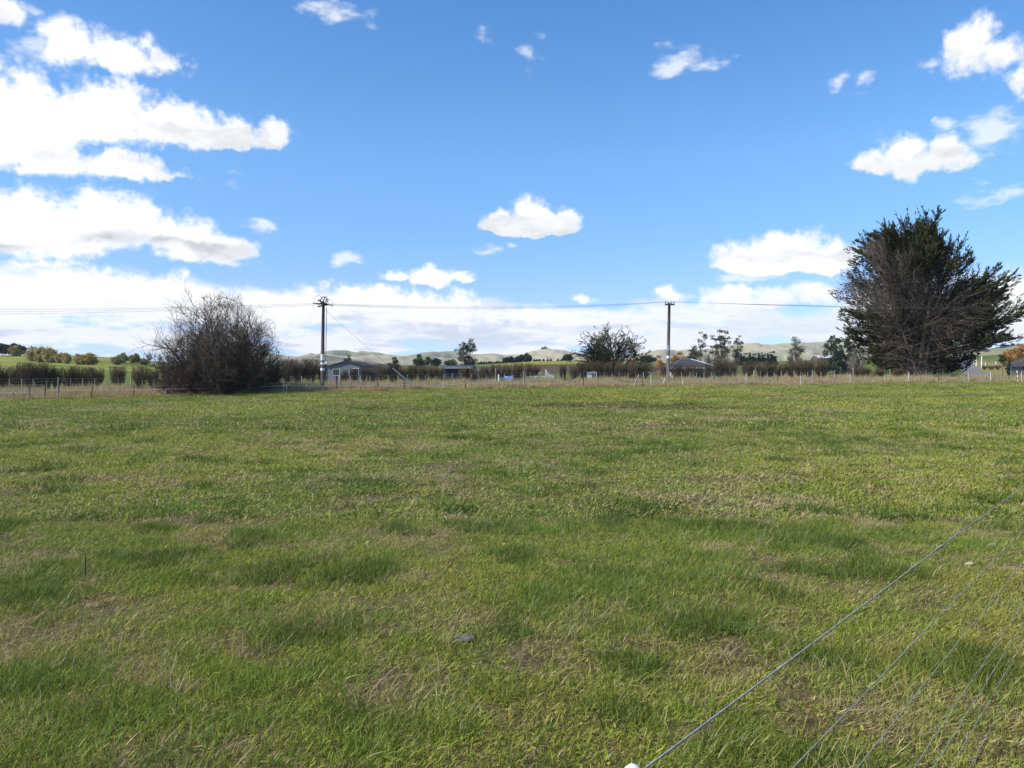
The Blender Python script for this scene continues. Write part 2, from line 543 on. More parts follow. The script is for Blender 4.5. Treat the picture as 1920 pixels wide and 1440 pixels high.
def ground_z(x, y):
    x = np.asarray(x, float); y = np.asarray(y, float)
    yy = np.maximum(y, 1.0)
    u = np.clip(960 + F * x / yy, -900, 2900)
    zb = base_z(x, np.clip(y, -40, 88))
    dip = sstep(u, 1780, 1640)
    z = zb + (.1 - zb) * sstep(y, 88, 125) * dip
    zc = EYE + (HOR - np.interp(u, CREST[:, 0], CREST[:, 1])) / F * 450
    z = z + (zc - z) * sstep(y, 150, 450) + 2.0 * (fbm(x / 60, y / 60, 3) - .5) * sstep(y, 140, 220) * sstep(y, 450, 380)
    z = z + (zc - 16 - z) * sstep(y, 455, 800)
    z = z + (-8 - z) * sstep(y, 900, 1400)
    near = sstep(y, 75, 45)
    z = z + near * ((fbm(x / 2.6, y / 2.6, 3) - .5) * .12 + (fbm(x / 11 + 4, y / 11, 2) - .5) * .35 * sstep(np.hypot(x, y), 4, 16))
    # a shallow old drain across the field
    dd = (y - (38.5 + .10 * x))
    z = z - .16 * np.exp(-(dd / 1.1) ** 2) * near * sstep(x, -8, 2)
    return z


def gz(x, y):
    return float(ground_z(np.array([x]), np.array([y]))[0])


def ray(u, v, y):
    """point at depth y on the sight line through photo pixel u, v."""
    dx, dz = (u - 960) / F, (720 - v) / F
    c, s = math.cos(PITCH), math.sin(PITCH)
    fy, fz = c + dz * s, -s + dz * c
    return np.array([dx / fy * y, y, EYE + fz / fy * y])


def hit(u, v, ymax=448.0):
    """where the sight line through a photo pixel meets the ground."""
    y = 1.2
    while y < ymax:
        p = ray(u, v, y)
        if p[2] <= gz(p[0], p[1]):
            return np.array([p[0], p[1], gz(p[0], p[1])])
        y *= 1.004
    p = ray(u, v, ymax)
    return np.array([p[0], p[1], gz(p[0], p[1])])


def on_ground(u, y):
    x = (u - 960) / F * y
    return np.array([x, y, gz(x, y)])


FT = np.array([.9552, .2961]); FN = np.array([-.2961, .9552])     # along / behind the roadside fence, which passes (0, 56)


def fence_xy(s, n):
    return s * FT[0] + n * FN[0], 56 + s * FT[1] + n * FN[1]


def fence_at(u, n=0.0):
    """where the line n metres behind the fence crosses the photo column u."""
    k = (u - 960) / F
    x0, y0 = n * FN[0], 56 + n * FN[1]
    s = (k * y0 - x0) / (FT[0] - k * FT[1])
    x, y = fence_xy(s, n)
    return np.array([x, y, gz(x, y)])


def build_ground():
    ys = np.concatenate([np.linspace(-40, 0, 24, endpoint=False), np.linspace(0, 26, 130, endpoint=False), np.linspace(26, 90, 130, endpoint=False),
                         np.linspace(90, 460, 110, endpoint=False), np.geomspace(460, 9000, 50)])
    k = np.linspace(-1, 1, 281)
    k = np.sign(k) * (.75 * np.abs(k) + .25 * np.abs(k) ** 3)
    X = k[None] * (34 + 1.25 * np.maximum(ys, 0))[:, None]
    Y = np.broadcast_to(ys[:, None], X.shape)
    Z = ground_z(X, Y)
    mb = MB(); mb.add(np.stack([X, Y, Z], -1).reshape(-1, 3), grid_faces(*X.shape))
    me = mb.mesh('ground', None, True)
    n = (X * FN[0] + (Y - 56) * FN[1])
    u = 960 + F * X / np.maximum(Y, 1)
    C = np.zeros(X.shape + (3,))
    field = np.array([.15, .12, .06])
    C[:] = field
    w = sstep(fbm(X / 5, Y / 3, 4), .5, .65)[..., None]
    C = C * (1 - w * .5) + np.array([.19, .135, .08]) * w * .5
    verge = (sstep(n, -.8, .2) * sstep(n, 16, 12))[..., None]
    C = C * (1 - verge) + np.array([.145, .11, .065]) * verge
    past = sstep(n, 12, 16)[..., None]
    g1 = np.array([.20, .235, .045]); g2 = np.array([.13, .185, .038])
    m = fbm(X / 70 + 3, Y / 70, 4)[..., None]
    C = C * (1 - past) + (g1 * m + g2 * (1 - m)) * past
    # ploughed ground and dry stubble between the green paddocks
    pl = (sstep(u, 770, 860) * sstep(u, 1480, 1300) * sstep(Y, 225, 245) * sstep(Y, 330, 300))[..., None]
    C = C * (1 - pl) + np.array([.15, .11, .07]) * pl
    bright = (sstep(u, 880, 1000) * sstep(u, 1230, 1100) * sstep(Y, 320, 345))[..., None]
    C = C * (1 - bright) + np.array([.36, .36, .06]) * bright
    dry = (sstep(u, 1350, 1400) * sstep(u, 1640, 1600) * sstep(Y, 150, 170) * sstep(Y, 250, 225))[..., None]
    C = C * (1 - dry) + np.array([.34, .30, .10]) * dry
    rgt = (sstep(u, 1790, 1830) * sstep(Y, 105, 125) * sstep(Y, 380, 300))[..., None]
    rm = sstep(fbm(X / 14 + 40, Y / 30, 4), .42, .6)[..., None]
    C = C * (1 - rgt) + (np.array([.36, .33, .12]) * rm + np.array([.20, .22, .06]) * (1 - rm)) * rgt
    lft = (sstep(u, 340, 280) * sstep(Y, 180, 260))[..., None]
    st = sstep(fbm(X / 150, Y / 16, 3), .42, .55)[..., None]
    C = C * (1 - lft) + (np.array([.21, .275, .045]) * st + np.array([.38, .38, .085]) * (1 - st)) * lft
    a = me.attributes.new('soil', 'FLOAT_COLOR', 'POINT')
    a.data.foreach_set('color', np.concatenate([C, np.ones(X.shape + (1,))], -1).astype(np.float32).ravel())
    m, T, b = mat('pasture_soil', .95, .1)
    col = T.n('ShaderNodeAttribute', attribute_name='soil').outputs['Color']
    geo = T.n('ShaderNodeNewGeometry').outputs['Position']
    n1 = T.noise(geo, 9.0, 8, .65); n2 = T.noise(geo, .35, 6, .6)
    n3 = T.noise(T.vmath('MULTIPLY', geo, (1, .45, 1)), 55.0, 6, .7)
    c = T.mix(T.smooth(n1, .35, .65), T.mix(1.0, col, (.55, .53, .5), 'MULTIPLY'), T.mix(1.0, col, (1.2, 1.15, 1.05), 'MULTIPLY'))
    c = T.mix(T.smooth(n3, .42, .62), T.mix(1.0, c, (.5, .48, .45), 'MULTIPLY'), c)
    c = T.mix(T.smooth(n2, .4, .7, 0, .35), c, T.mix(1.0, c, (.75, .95, .65), 'MULTIPLY'))
    T.put(b.inputs['Base Color'], c)
    bp = T.n('ShaderNodeBump'); bp.inputs['Strength'].default_value = .6; bp.inputs['Distance'].default_value = .05
    T.put(bp.inputs['Height'], n1); T.put(b.inputs['Normal'], bp.outputs[0])
    me.materials.append(m)
    o = bpy.data.objects.new('ground', me); COL.objects.link(o); tag(o, kind='structure')


def drape(name, line, width, m, lift=.03, cols=9):
    """a strip laid on the ground along a line of plan points."""
    line = np.asarray(line, float)
    t = np.concatenate([[0], np.cumsum(np.linalg.norm(np.diff(line, axis=0), axis=1))])
    s = np.linspace(0, t[-1], max(24, int(t[-1] / 1.5)))
    px = np.interp(s, t, line[:, 0]); py = np.interp(s, t, line[:, 1])
    for _ in range(6):
        px[1:-1] = (px[:-2] + px[1:-1] * 2 + px[2:]) / 4; py[1:-1] = (py[:-2] + py[1:-1] * 2 + py[2:]) / 4
    dx, dy = np.gradient(px), np.gradient(py); L = np.hypot(dx, dy); nx, ny = -dy / L, dx / L
    w = np.linspace(-width / 2, width / 2, cols)
    X = px[:, None] + nx[:, None] * w; Y = py[:, None] + ny[:, None] * w
    Z = ground_z(X, Y) + lift
    Z[:, 0] -= lift * 2; Z[:, -1] -= lift * 2
    mb = MB(); mb.add(np.stack([X, Y, Z], -1).reshape(-1, 3), grid_faces(*X.shape))
    o = mb.build(name, m, None, True)
    return tag(o, kind='structure')


build_ground()
M['asphalt'] = plain('asphalt', (.20, .19, .18), (.13, .125, .12), 6, rough=.95, spec=.05, detail=8)
M['gravel'] = plain('gravel', (.30, .28, .25), (.17, .16, .145), 12, rough=.95, detail=8)
drape('road', [fence_xy(s, 7.6) for s in np.linspace(-70, 110, 40)], 5.4, M['asphalt'])
AWAY = [hit(1850, 711)[:2], hit(1836, 703)[:2], hit(1822, 695)[:2], hit(1811, 684)[:2], hit(1806, 676)[:2], np.array([(1806 - 960) / F * 448, 448])]
drape('side_road', AWAY, 6.0, M['asphalt'], .05)


def hill(name, sky, D, front, back, seed, c_grass, c_scrub, relief=.35, spur=160.0, gully=.5):
    """a range of hills: skyline as photo pixels at distance D, spurs and gullies down the near face."""
    sky = np.array(sky, float)
    us = np.linspace(sky[0, 0], sky[-1, 0], 420)
    vs = np.interp(us, sky[:, 0], sky[:, 1])
    vs = np.convolve(np.pad(vs, 4, mode='edge'), np.ones(9) / 9, 'valid')
    t = np.concatenate([np.linspace(0, 1, 70), np.linspace(1, 2, 26)[1:]])
    yy = np.where(t < 1, front + (D - front) * t, D + (back - D) * (t - 1))
    U, TT = np.meshgrid(us, t); Yv = np.broadcast_to(yy[:, None], U.shape)
    X = (U - 960) / F * D + (U - 960) / F * (Yv - D) * .6
    H = EYE + (HOR - vs) / F * D
    prof = np.where(TT < 1, sstep(TT, -.25, 1.08) , sstep(TT, 2.05, .92))
    prof = prof / prof.max()
    r = 1 - np.abs(2 * fbm(X / spur + seed, Yv / (spur * 2.0) + seed, 5, .5) - 1)
    r2 = fbm(X / (spur * .3) + seed * 3, Yv / (spur * .5), 4, .5)
    rel = (r - .75) * relief * 2 + (r2 - .5) * relief * .5
    face = np.sin(np.clip(TT, 0, 1) * math.pi) ** .8
    Z = -12 + (H[None] + 12) * np.clip(prof * (1 + rel * face * .9), 0, 1.0 + .02)
    mb = MB(); mb.add(np.stack([X, Yv, Z], -1).reshape(-1, 3), grid_faces(*X.shape))
    low = sstep(r, .78, .62) * gully + sstep(fbm(X / 300 + 9, Yv / 420 + seed, 4), .52, .64) * .6
    mb.c = [np.clip(low, 0, 1).ravel()]
    m, T, b = mat(name + '_pasture', .95, .05)
    at = T.n('ShaderNodeAttribute', attribute_name='tint').outputs['Fac']
    geo = T.n('ShaderNodeNewGeometry').outputs['Position']
    n = T.noise(geo, .02, 9, .65)
    f = T.math('ADD', at, T.math('MULTIPLY', T.math('SUBTRACT', n, .5), .9), clamp=True)
    T.put(b.inputs['Base Color'], T.mix(f, c_grass, c_scrub))
    o = mb.build(name, m, None, True)
    tag(o, kind='structure')
    return o


TAN = (.34, .30, .19); TAN2 = (.14, .155, .085)
hill('hills', [(300, 690), (430, 676), (500, 663), (530, 668), (575, 672), (605, 664), (640, 662), (672, 659), (690, 662), (705, 664), (720, 664), (742, 670), (772, 671), (792, 667), (815, 662), (836, 664), (850, 661),
               (866, 664), (882, 668), (900, 668), (918, 665), (936, 668), (960, 670), (978, 668), (992, 664), (1008, 660), (1022, 658), (1040, 660), (1062, 662), (1078, 666), (1100, 671), (1150, 671), (1200, 665),
               (1218, 661), (1236, 658), (1252, 662), (1272, 659), (1290, 655), (1320, 656), (1350, 650), (1380, 648), (1400, 649), (1430, 651), (1460, 648), (1490, 645), (1530, 645), (1570, 648), (1640, 652), (1700, 656), (1760, 655), (1800, 657), (1900, 664), (2000, 670)],
     2600, 1500, 3300, 3.7, TAN, TAN2, .5, 150, .75)
hill('hills', [(380, 690), (470, 682), (520, 672), (560, 676), (590, 671), (606, 666), (625, 668), (660, 674), (720, 682), (800, 690)], 1900, 1300, 2400, 11.2, (.20, .18, .11), (.07, .085, .07), .5, 120, .8)
hill('hills', [(1640, 690), (1720, 672), (1790, 662), (1840, 656), (1870, 651), (1900, 647), (1925, 644), (1980, 640), (2100, 632), (2300, 630), (2500, 640)], 1500, 850, 2000, 21.5, (.24, .22, .10), (.13, .155, .06), .3, 140, .5)
hill('hills', [(-700, 650), (-300, 660), (0, 668), (80, 668), (130, 667), (170, 668), (240, 672), (330, 682), (420, 690)], 1700, 1000, 2300, 33.1, (.12, .16, .05), (.08, .10, .06), .25, 170, .4)


# ------------------------------------------------------------------ growing branches
def unit(v):
    return v / (np.linalg.norm(v, axis=-1, keepdims=True) + 1e-9)


def poly(start, d, length, K, rng, bend=0.0, up=0.0, wob=.06):
    """curved branches: N starts, directions and lengths -> [N,K,3]."""
    start = np.asarray(start, float); N = len(start)
    d = unit(np.asarray(d, float))
    L = np.broadcast_to(np.asarray(length, float), (N,))
    s = np.linspace(0, 1, K)[None, :, None]
    P = start[:, None] + d[:, None] * L[:, None, None] * s
    side = rng.normal(size=(N, 3)) * bend
    side[:, 2] = side[:, 2] * .4 + up
    P = P + side[:, None] * L[:, None, None] * s * s
    w = rng.normal(size=(N, K, 3)) * wob * L[:, None, None] / K
    w[:, 0] = 0
    return P + np.cumsum(w, axis=1)


def grow(par, n, rng, tr=(.3, 1.0), lr=(.3, .6), ang=(25, 55), K=4, up=0.0, bend=.15, wob=.08, out=0.0):
    N, K0, _ = par.shape
    idx = np.repeat(np.arange(N), n)
    t = rng.uniform(tr[0], tr[1], N * n) * (K0 - 1)
    i = np.minimum(t.astype(int), K0 - 2); f = (t - i)[:, None]
    a, b = par[idx, i], par[idx, i + 1]
    st = a * (1 - f) + b * f
    tan = unit(b - a)
    r = unit(np.cross(tan, rng.normal(size=tan.shape)))
    th = np.radians(rng.uniform(ang[0], ang[1], N * n))[:, None]
    d = tan * np.cos(th) + r * np.sin(th)
    d[:, 2] += up
    if out:
        c = st - par[:, 0].mean(0); c[:, 2] = 0
        d += unit(c) * out
    pl = np.linalg.norm(par[:, -1] - par[:, 0], axis=1)[idx]
    return poly(st, d, pl * rng.uniform(lr[0], lr[1], N * n), K, rng, bend, up * .5, wob)


def taper(P, r0, r1):
    N, K, _ = P.shape
    r0 = np.broadcast_to(np.asarray(r0, float), (N,))
    return r0[:, None] * np.linspace(1, r1, K)[None]


def pick(rng, P, n):
    return P[rng.choice(len(P), min(n, len(P)), replace=False)]


# ------------------------------------------------------------------ trees
def leafy_tree(root, seed, H, W, leafm, base=.25, n_cl=40, per=60, leaf=.3, shape='round', trunk_r=None, trunkm=None, flat=.62, lean=0.0, sparse=1.0, trunks=1, dead=0.0):
    """trunk with limbs to every foliage clump; crown of many small leaf faces, with gaps between clumps."""
    rng = np.random.default_rng(seed)
    tr = trunk_r or H * .022
    c = []
    while len(c) < n_cl:
        p = rng.uniform(-1, 1, 3)
        if shape == 'round':
            if not (.25 < np.linalg.norm(p) < 1): continue
            q = np.array([p[0] * W / 2, p[1] * W / 2, (p[2] * .5 + .5)])
        elif shape == 'cone':
            h = (p[2] + 1) / 2
            if np.hypot(p[0], p[1]) > (1 - h) ** .8 + .06: continue
            q = np.array([p[0] * W / 2, p[1] * W / 2, h])
        elif shape == 'column':
            h = (p[2] + 1) / 2
            if np.hypot(p[0], p[1]) > .45 + .55 * math.sin(h * math.pi * .85): continue
            q = np.array([p[0] * W / 2, p[1] * W / 2, h])
        else:                                   # a dome that is flat underneath
            p[2] = abs(p[2])
            if not (.3 < np.linalg.norm(p) < 1): continue
            q = np.array([p[0] * W / 2, p[1] * W / 2, p[2]])
        q[2] = H * (base + (1 - base) * q[2])
        q[0] += lean * q[2]
        c.append(q)
    c = np.array(c)
    c[np.argmax(c[:, 2]), 2] = H * .97
    wood = MB()
    tops = [np.array([rng.normal() * W * .05 * trunks + lean * H * .8, rng.normal() * W * .05, H * rng.uniform(.72, .9)]) for _ in range(trunks)]
    TP = []
    for tp in tops:
        s = np.linspace(0, 1, 8)[:, None]
        p = tp * s + rng.normal(size=(8, 3)) * H * .012 * (s > 0)
        TP.append(p)
        wood.tubes(p, tr * np.linspace(1.15, .25, 8)[None], 7)
    TP = np.array(TP)
    for q in c:
        t = TP[rng.integers(len(TP))]
        z0 = max(.12 * H, q[2] - rng.uniform(.15, .45) * H)
        k = int(np.clip(np.searchsorted(t[:, 2], z0), 1, 7))
        s = np.linspace(0, 1, 5)[:, None]
        b = t[k] + (q - t[k]) * s
        b[:, 2] -= (np.sin(s[:, 0] * math.pi)) * H * .03
        wood.tubes(b, (tr * .38 * np.linspace(1, .25, 5))[None], 4)
    crown = MB()
    rc = W / math.sqrt(n_cl) * .62 * sparse
    for q in c:
        m = int(per * rng.uniform(.6, 1.4))
        g = rng.normal(size=(m, 3)) * np.array([rc, rc, rc * flat]) * .62
        d = unit(g + np.array([0, 0, .35 * rc]) + rng.normal(size=(m, 3)) * rc * .4)
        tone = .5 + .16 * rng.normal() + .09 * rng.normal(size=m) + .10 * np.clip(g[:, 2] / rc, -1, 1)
        if dead and rng.random() < dead: tone = tone + .5
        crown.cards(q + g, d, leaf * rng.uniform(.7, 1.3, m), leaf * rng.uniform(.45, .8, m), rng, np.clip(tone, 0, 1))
    wood.build('trunk', trunkm or M['bark'], root, True)
    crown.build('crown', leafm, root)


def bare_tree(root, seed, H, W, m, stems=3, fine=1.0, spread=.5, r=.06, part='branches'):
    rng = np.random.default_rng(seed)
    N = stems
    az = rng.uniform(0, 2 * math.pi, N)
    d = np.stack([np.cos(az) * spread, np.sin(az) * spread, np.ones(N)], 1) + rng.normal(size=(N, 3)) * .1
    st = np.stack([np.cos(az), np.sin(az), np.zeros(N)], 1) * r * 2
    L0 = poly(st, d, H * .75, 6, rng, .1, .1)
    L1 = grow(L0, int(7 * fine), rng, (.25, .95), (.35, .6), (25, 60), 5, .25)
    L2 = grow(L1, int(5 * fine), rng, (.2, 1), (.35, .65), (20, 55), 4, .2)
    L3 = grow(L2, int(4 * fine), rng, (.2, 1), (.4, .7), (20, 50), 3, .15)
    allp = np.concatenate([x.reshape(-1, 3) for x in (L1, L2, L3)])
    sx = (W / 2) / (np.percentile(np.abs(allp[:, :2]), 97)); sz = H / np.percentile(allp[:, 2], 99.5)
    S = np.array([sx, sx, sz])
    t = MB(); t.tubes(L0 * S, taper(L0, r, .35), 6); t.build('trunk', m, root, True)
    b = MB()
    b.tubes(L1 * S, taper(L1, r * .42, .35), 4); b.tubes(L2 * S, taper(L2, r * .22, .45), 3); b.tubes(L3 * S, taper(L3, r * .14, .6), 3)
    b.build(part, m, root)


def place(u, vtop, vbase, wpx, D=None, dlim=448.0):
    """ground spot, height and width in metres for something seen at these photo pixels."""
    if D is None:
        p = hit(u, vbase, dlim)
    else:
        p = on_ground(u, D)
    H = EYE + (HOR - vtop) / F * p[1] - p[2]
    return p, H, wpx / F * p[1]


# ---- the bare many-stemmed shrub tree at the roadside fence
def build_bare_bush():
    p = fence_at(407, 1.6)
    root = empty('bare_bush', p, 'big bare many stemmed bush with dense dark twigs at the roadside fence', 'bush')
    rng = np.random.default_rng(5)
    D = p[1]; px = D / F
    H = 194 * px; Wl, Wr = 120 * px, 126 * px
    N = 58
    az = rng.uniform(0, 2 * math.pi, N)
    lean = rng.uniform(.05, 1.0, N) ** .62
    th = lean * math.radians(84)
    d = np.stack([np.cos(az) * np.sin(th), np.sin(az) * np.sin(th), np.cos(th) + .06], 1)
    st = np.stack([np.cos(az), np.sin(az), np.zeros(N)], 1) * (.15 + .75 * lean[:, None])
    reach = np.where(np.cos(az) > 0, Wr, Wl)
    L = 1 / np.sqrt((np.sin(th) * .93 / reach) ** 2 + (np.cos(th) / H) ** 2) * rng.uniform(.55, .86, N)
    S0 = poly(st, d, L, 8, rng, .10, .12, .05)
    S1 = grow(S0, 10, rng, (.15, .98), (.26, .50), (24, 66), 5, .16, .15)
    S2 = grow(S1, 7, rng, (.15, 1), (.32, .60), (22, 60), 4, .12, .14)
    S3 = grow(S2, 5, rng, (.2, 1), (.38, .75), (20, 58), 3, .08, .12)
    lim = lambda P: P[(np.hypot(P[:, -1, 0] / (Wl * 1.02), P[:, -1, 2] / (H * 1.02)) < 1.0 + rng.normal(size=len(P)) * .05) & (P[:, :, 2].min(1) > .02)]
    S1, S2, S3 = lim(S1), lim(S2), lim(S3)
    a = MB(); a.tubes(S0, taper(S0, rng.uniform(.035, .07, N), .3), 5, rng.uniform(.3, .8, N)); a.build('stems', M['twig'], root, True)
    b = MB()
    b.tubes(S1, taper(S1, .021, .5), 4, rng.uniform(.2, .8, len(S1)))
    b.tubes(S2, taper(S2, .0115, .6), 3, rng.uniform(.2, .9, len(S2)))
    b.tubes(S3, taper(S3, .0075, .7), 3, rng.uniform(.2, .9, len(S3)))
    b.build('twigs', M['twig'], root)
    # a thicket of low suckers and brambles round the foot
    n = 900
    az = rng.uniform(0, 2 * math.pi, n); rr = np.sqrt(rng.uniform(0, 1, n))
    q = np.stack([np.cos(az) * rr * Wl * .80, np.sin(az) * rr * 2.4, np.zeros(n)], 1)
    q[:, 2] = [gz(p[0] + a_, p[1] + b_) - p[2] for a_, b_ in q[:, :2]]
    q[:, 2] = np.maximum(q[:, 2], -.3)
    dd = rng.normal(size=(n, 3)) * .45 + np.array([0, 0, 1.0])
    B = poly(q, dd, rng.uniform(.8, 2.6, n) * (1.15 - .5 * rr), 5, rng, .3, -.1, .1)
    B2 = grow(B, 4, rng, (.2, 1), (.3, .6), (20, 60), 3, .1)
    t = MB(); t.tubes(B, taper(B, .014, .5), 3, rng.uniform(.1, .7, n)); t.tubes(B2, taper(B2, .009, .6), 3, rng.uniform(.1, .8, len(B2)))
    t.build('suckers', M['twig'], root)


build_bare_bush()


# ---- the big macrocarpa
def sprays(mb, P, rng, n=46, w=.24, leaf=.20, tone=.35, tj=.2, spread=.5, thin=.34):
    """plumes of scale-leaf foliage along polylines P [N,K,3]."""
    N, K, _ = P.shape
    for k in range(n):
        t = rng.uniform(.1, 1, N) ** .8 * (K - 1)
        i = np.minimum(t.astype(int), K - 2); f = (t - i)[:, None]
        a, b = P[np.arange(N), i], P[np.arange(N), i + 1]
        ax = unit(b - a)
        g = rng.normal(size=(N, 3)) * w * (1.05 - .75 * (t / (K - 1)))[:, None]
        d = ax + unit(g) * spread
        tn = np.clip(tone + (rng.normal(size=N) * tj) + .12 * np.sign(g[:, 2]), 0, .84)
        mb.cards(a * (1 - f) + b * f + g, d, leaf * rng.uniform(.7, 1.5, N), leaf * thin * rng.uniform(.7, 1.3, N), rng, tn)


def build_macrocarpa():
    p = on_ground(1718, 84)
    root = empty('macrocarpa_tree', p, 'huge dark macrocarpa with pale dead inner branches, tallest tree at right', 'tree')
    root.scale = (1.02, 1.02, .945)
    rng = np.random.default_rng(21)
    px = p[1] / F
    zb = HOR - (p[2] - EYE) / px
    hh = lambda v: (zb - v) * px
    # half widths left and right of the trunk by photo row
    rows = np.array([396, 410, 430, 460, 480, 520, 560, 590, 610, 625, 640, 660, 680, 700], float)
    lef = np.array([35, 74, 90, 100, 108, 138, 150, 128, 112, 118, 124, 104, 84, 30], float) * px
    rig = np.array([8, 22, 46, 62, 104, 134, 160, 170, 150, 150, 176, 120, 92, 76], float) * px
    hs = hh(rows)[::-1]; lef = lef[::-1]; rig = rig[::-1]
    env = lambda h, c: np.where(c > 0, np.interp(h, hs, rig), np.interp(h, hs, lef))
    Ht = hh(398)
    wood = MB()
    # leaders
    leads = []
    for k in range(8):
        az = rng.uniform(0, 2 * math.pi) if k > 2 else [2.6, .3, 4.7][k]
        top = np.array([math.cos(az) * rng.uniform(.8, 3.6), math.sin(az) * rng.uniform(.5, 2.5), Ht * (rng.uniform(.60, .82))])
        b0 = np.array([math.cos(az) * .30, math.sin(az) * .30, -.1])
        s = np.linspace(0, 1, 12)[:, None]
        c = b0 + (top - b0) * s + np.stack([np.cos(az + s[:, 0] * 2) * np.sin(s[:, 0] * 3.1) * .5, np.sin(s[:, 0] * 5) * .25, 0 * s[:, 0]], 1)
        leads.append(c)
        r0 = [.42, .36, .34][k] if k < 3 else rng.uniform(.14, .22)
        wood.tubes(c, (r0 * np.linspace(1.1, .12, 12))[None], 8, .65)
    for k in range(9):                       # root flare
        az = k * .7
        wood.tubes([[(math.cos(az) * .75, math.sin(az) * .75, -.15), (math.cos(az) * .4, math.sin(az) * .4, .25), (math.cos(az) * .22, math.sin(az) * .22, 1.3)]], [[.10, .16, .12]], 6, .6)
    for (x0, x1, x2, y, r0, top) in ((-.35, -.15, .5, -1.5, .30, 9.5), (.45, .55, 1.6, -1.6, .26, 7.5), (-.1, -.9, -2.6, -1.3, .16, 6.0)):
        s = np.linspace(0, 1, 12)
        c = np.stack([x0 * .5 + (x1 - x0) * np.sin(s * 2.2) + (x2 - x1) * s ** 2, y * np.sqrt(s) - .1, s * top - .1], 1)
        leads.append(c); wood.tubes(c, (r0 * np.linspace(1.1, .3, 12))[None], 8, 1.0)
    leads = np.array(leads)

    def limbs(n, h0, h1, el0, el1, fr, azr=None, K=7, up=.12, front=None):
        st, d, L = [], [], []
        while len(st) < n:
            h = rng.uniform(h0, h1)
            ld = leads[rng.integers(len(leads))]
            zs = h * rng.uniform(.42, .8)
            if zs > ld[-1, 2]: continue
            i = int(np.clip(np.searchsorted(ld[:, 2], zs), 1, 11))
            a = ld[i]
            az = rng.uniform(0, 2 * math.pi) if azr is None else rng.uniform(*azr)
            c, s_ = math.cos(az), math.sin(az)
            R = float(env(h, c)) * (abs(c) + (1 - abs(c)) * .78) * rng.uniform(*fr)
            tgt = np.array([c * R, s_ * R * .8, h])
            if h > Ht * .985: continue
            st.append(a); d.append(tgt - a); L.append(np.linalg.norm(tgt - a))
        return poly(np.array(st), np.array(d), np.array(L), K, rng, .05, 0.0, .06)

    A = limbs(170, 1.2, Ht * .95, 0, 0, (.55, .84))           # live limbs, all round
    A2 = limbs(95, 1.6, Ht * .9, 0, 0, (.25, .6))
    A3 = limbs(42, Ht * .80, Ht * .93, 0, 0, (.35, 1.0))
    A4 = limbs(60, hh(668), hh(520), 0, 0, (.6, .98), (-.75, .8))
    A = np.concatenate([A, A2, A3, A4])
    # the left flank from a third up to three quarters is dead: bare twigs only
    tip = A[:, -1]
    hv = tip[:, 2]
    dead = (tip[:, 0] < -2.6) & (hv > hh(585)) & (hv < hh(470)) & (rng.random(len(A)) < .85)
    live = A[~dead]; D0 = A[dead]
    wood.tubes(A, taper(A, rng.uniform(.05, .10, len(A)), .22), 5, rng.uniform(.1, .5, len(A)))
    wood.build('trunk', M['dead_branch'], root, True)
    B = grow(live, 8, rng, (.35, 1.0), (.16, .34), (15, 42), 5, .32, .10)
    tipB = B[:, -1]
    ok = (tipB[:, 2] < Ht * 1.0) & (tipB[:, 2] > .5) & (np.abs(tipB[:, 0]) < env(tipB[:, 2], tipB[:, 0]) * 1.03)
    B = B[ok]
    # outer and upper twigs carry foliage; inside and low down at the front they are bare
    t = B[:, -1]
    rad = np.hypot(t[:, 0], t[:, 1] / .8) / np.maximum(env(t[:, 2], t[:, 0]), .5)
    front = (t[:, 1] < 2.2) & (t[:, 2] < hh(500)) & (t[:, 0] > -6.6) & (t[:, 0] < 5.0)
    keep = ~(front & (rng.random(len(B)) < .93))
    fol = B[keep]
    cr = MB()
    zt = fol[:, -1, 2] / Ht
    hi = fol[(zt > .55)]
    lo = fol[(zt <= .55)]
    brown = hi[(np.abs(hi[:, -1, 0]) < 3.5) & (hi[:, -1, 2] < hh(440)) & (hi[:, -1, 1] < 1.5) & (hi[:, -1, 2] > hh(520))]
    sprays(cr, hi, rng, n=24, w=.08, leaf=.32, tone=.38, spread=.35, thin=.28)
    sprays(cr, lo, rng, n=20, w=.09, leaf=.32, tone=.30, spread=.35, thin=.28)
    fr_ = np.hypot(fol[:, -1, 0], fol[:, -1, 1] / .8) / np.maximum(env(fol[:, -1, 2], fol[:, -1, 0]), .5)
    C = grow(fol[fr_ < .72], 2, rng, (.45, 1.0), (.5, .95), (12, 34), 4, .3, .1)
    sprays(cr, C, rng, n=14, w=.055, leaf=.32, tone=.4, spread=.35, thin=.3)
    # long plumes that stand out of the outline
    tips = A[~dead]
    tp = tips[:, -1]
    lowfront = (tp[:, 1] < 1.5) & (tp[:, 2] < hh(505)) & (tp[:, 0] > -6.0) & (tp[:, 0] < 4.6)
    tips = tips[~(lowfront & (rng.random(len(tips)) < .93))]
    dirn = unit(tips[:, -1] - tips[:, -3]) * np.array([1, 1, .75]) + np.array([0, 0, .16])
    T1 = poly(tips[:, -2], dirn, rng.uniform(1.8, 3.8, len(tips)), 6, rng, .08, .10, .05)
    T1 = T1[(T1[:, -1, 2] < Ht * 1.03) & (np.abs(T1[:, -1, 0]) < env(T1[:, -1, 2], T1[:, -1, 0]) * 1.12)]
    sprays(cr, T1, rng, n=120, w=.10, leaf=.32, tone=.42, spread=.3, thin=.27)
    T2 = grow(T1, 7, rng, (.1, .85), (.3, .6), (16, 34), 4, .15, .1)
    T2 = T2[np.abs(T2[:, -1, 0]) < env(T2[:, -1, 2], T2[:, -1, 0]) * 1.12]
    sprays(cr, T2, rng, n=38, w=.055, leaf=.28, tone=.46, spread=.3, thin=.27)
    # the dense dark skirt that sweeps to the ground on the right, and fills the far side
    n = 330
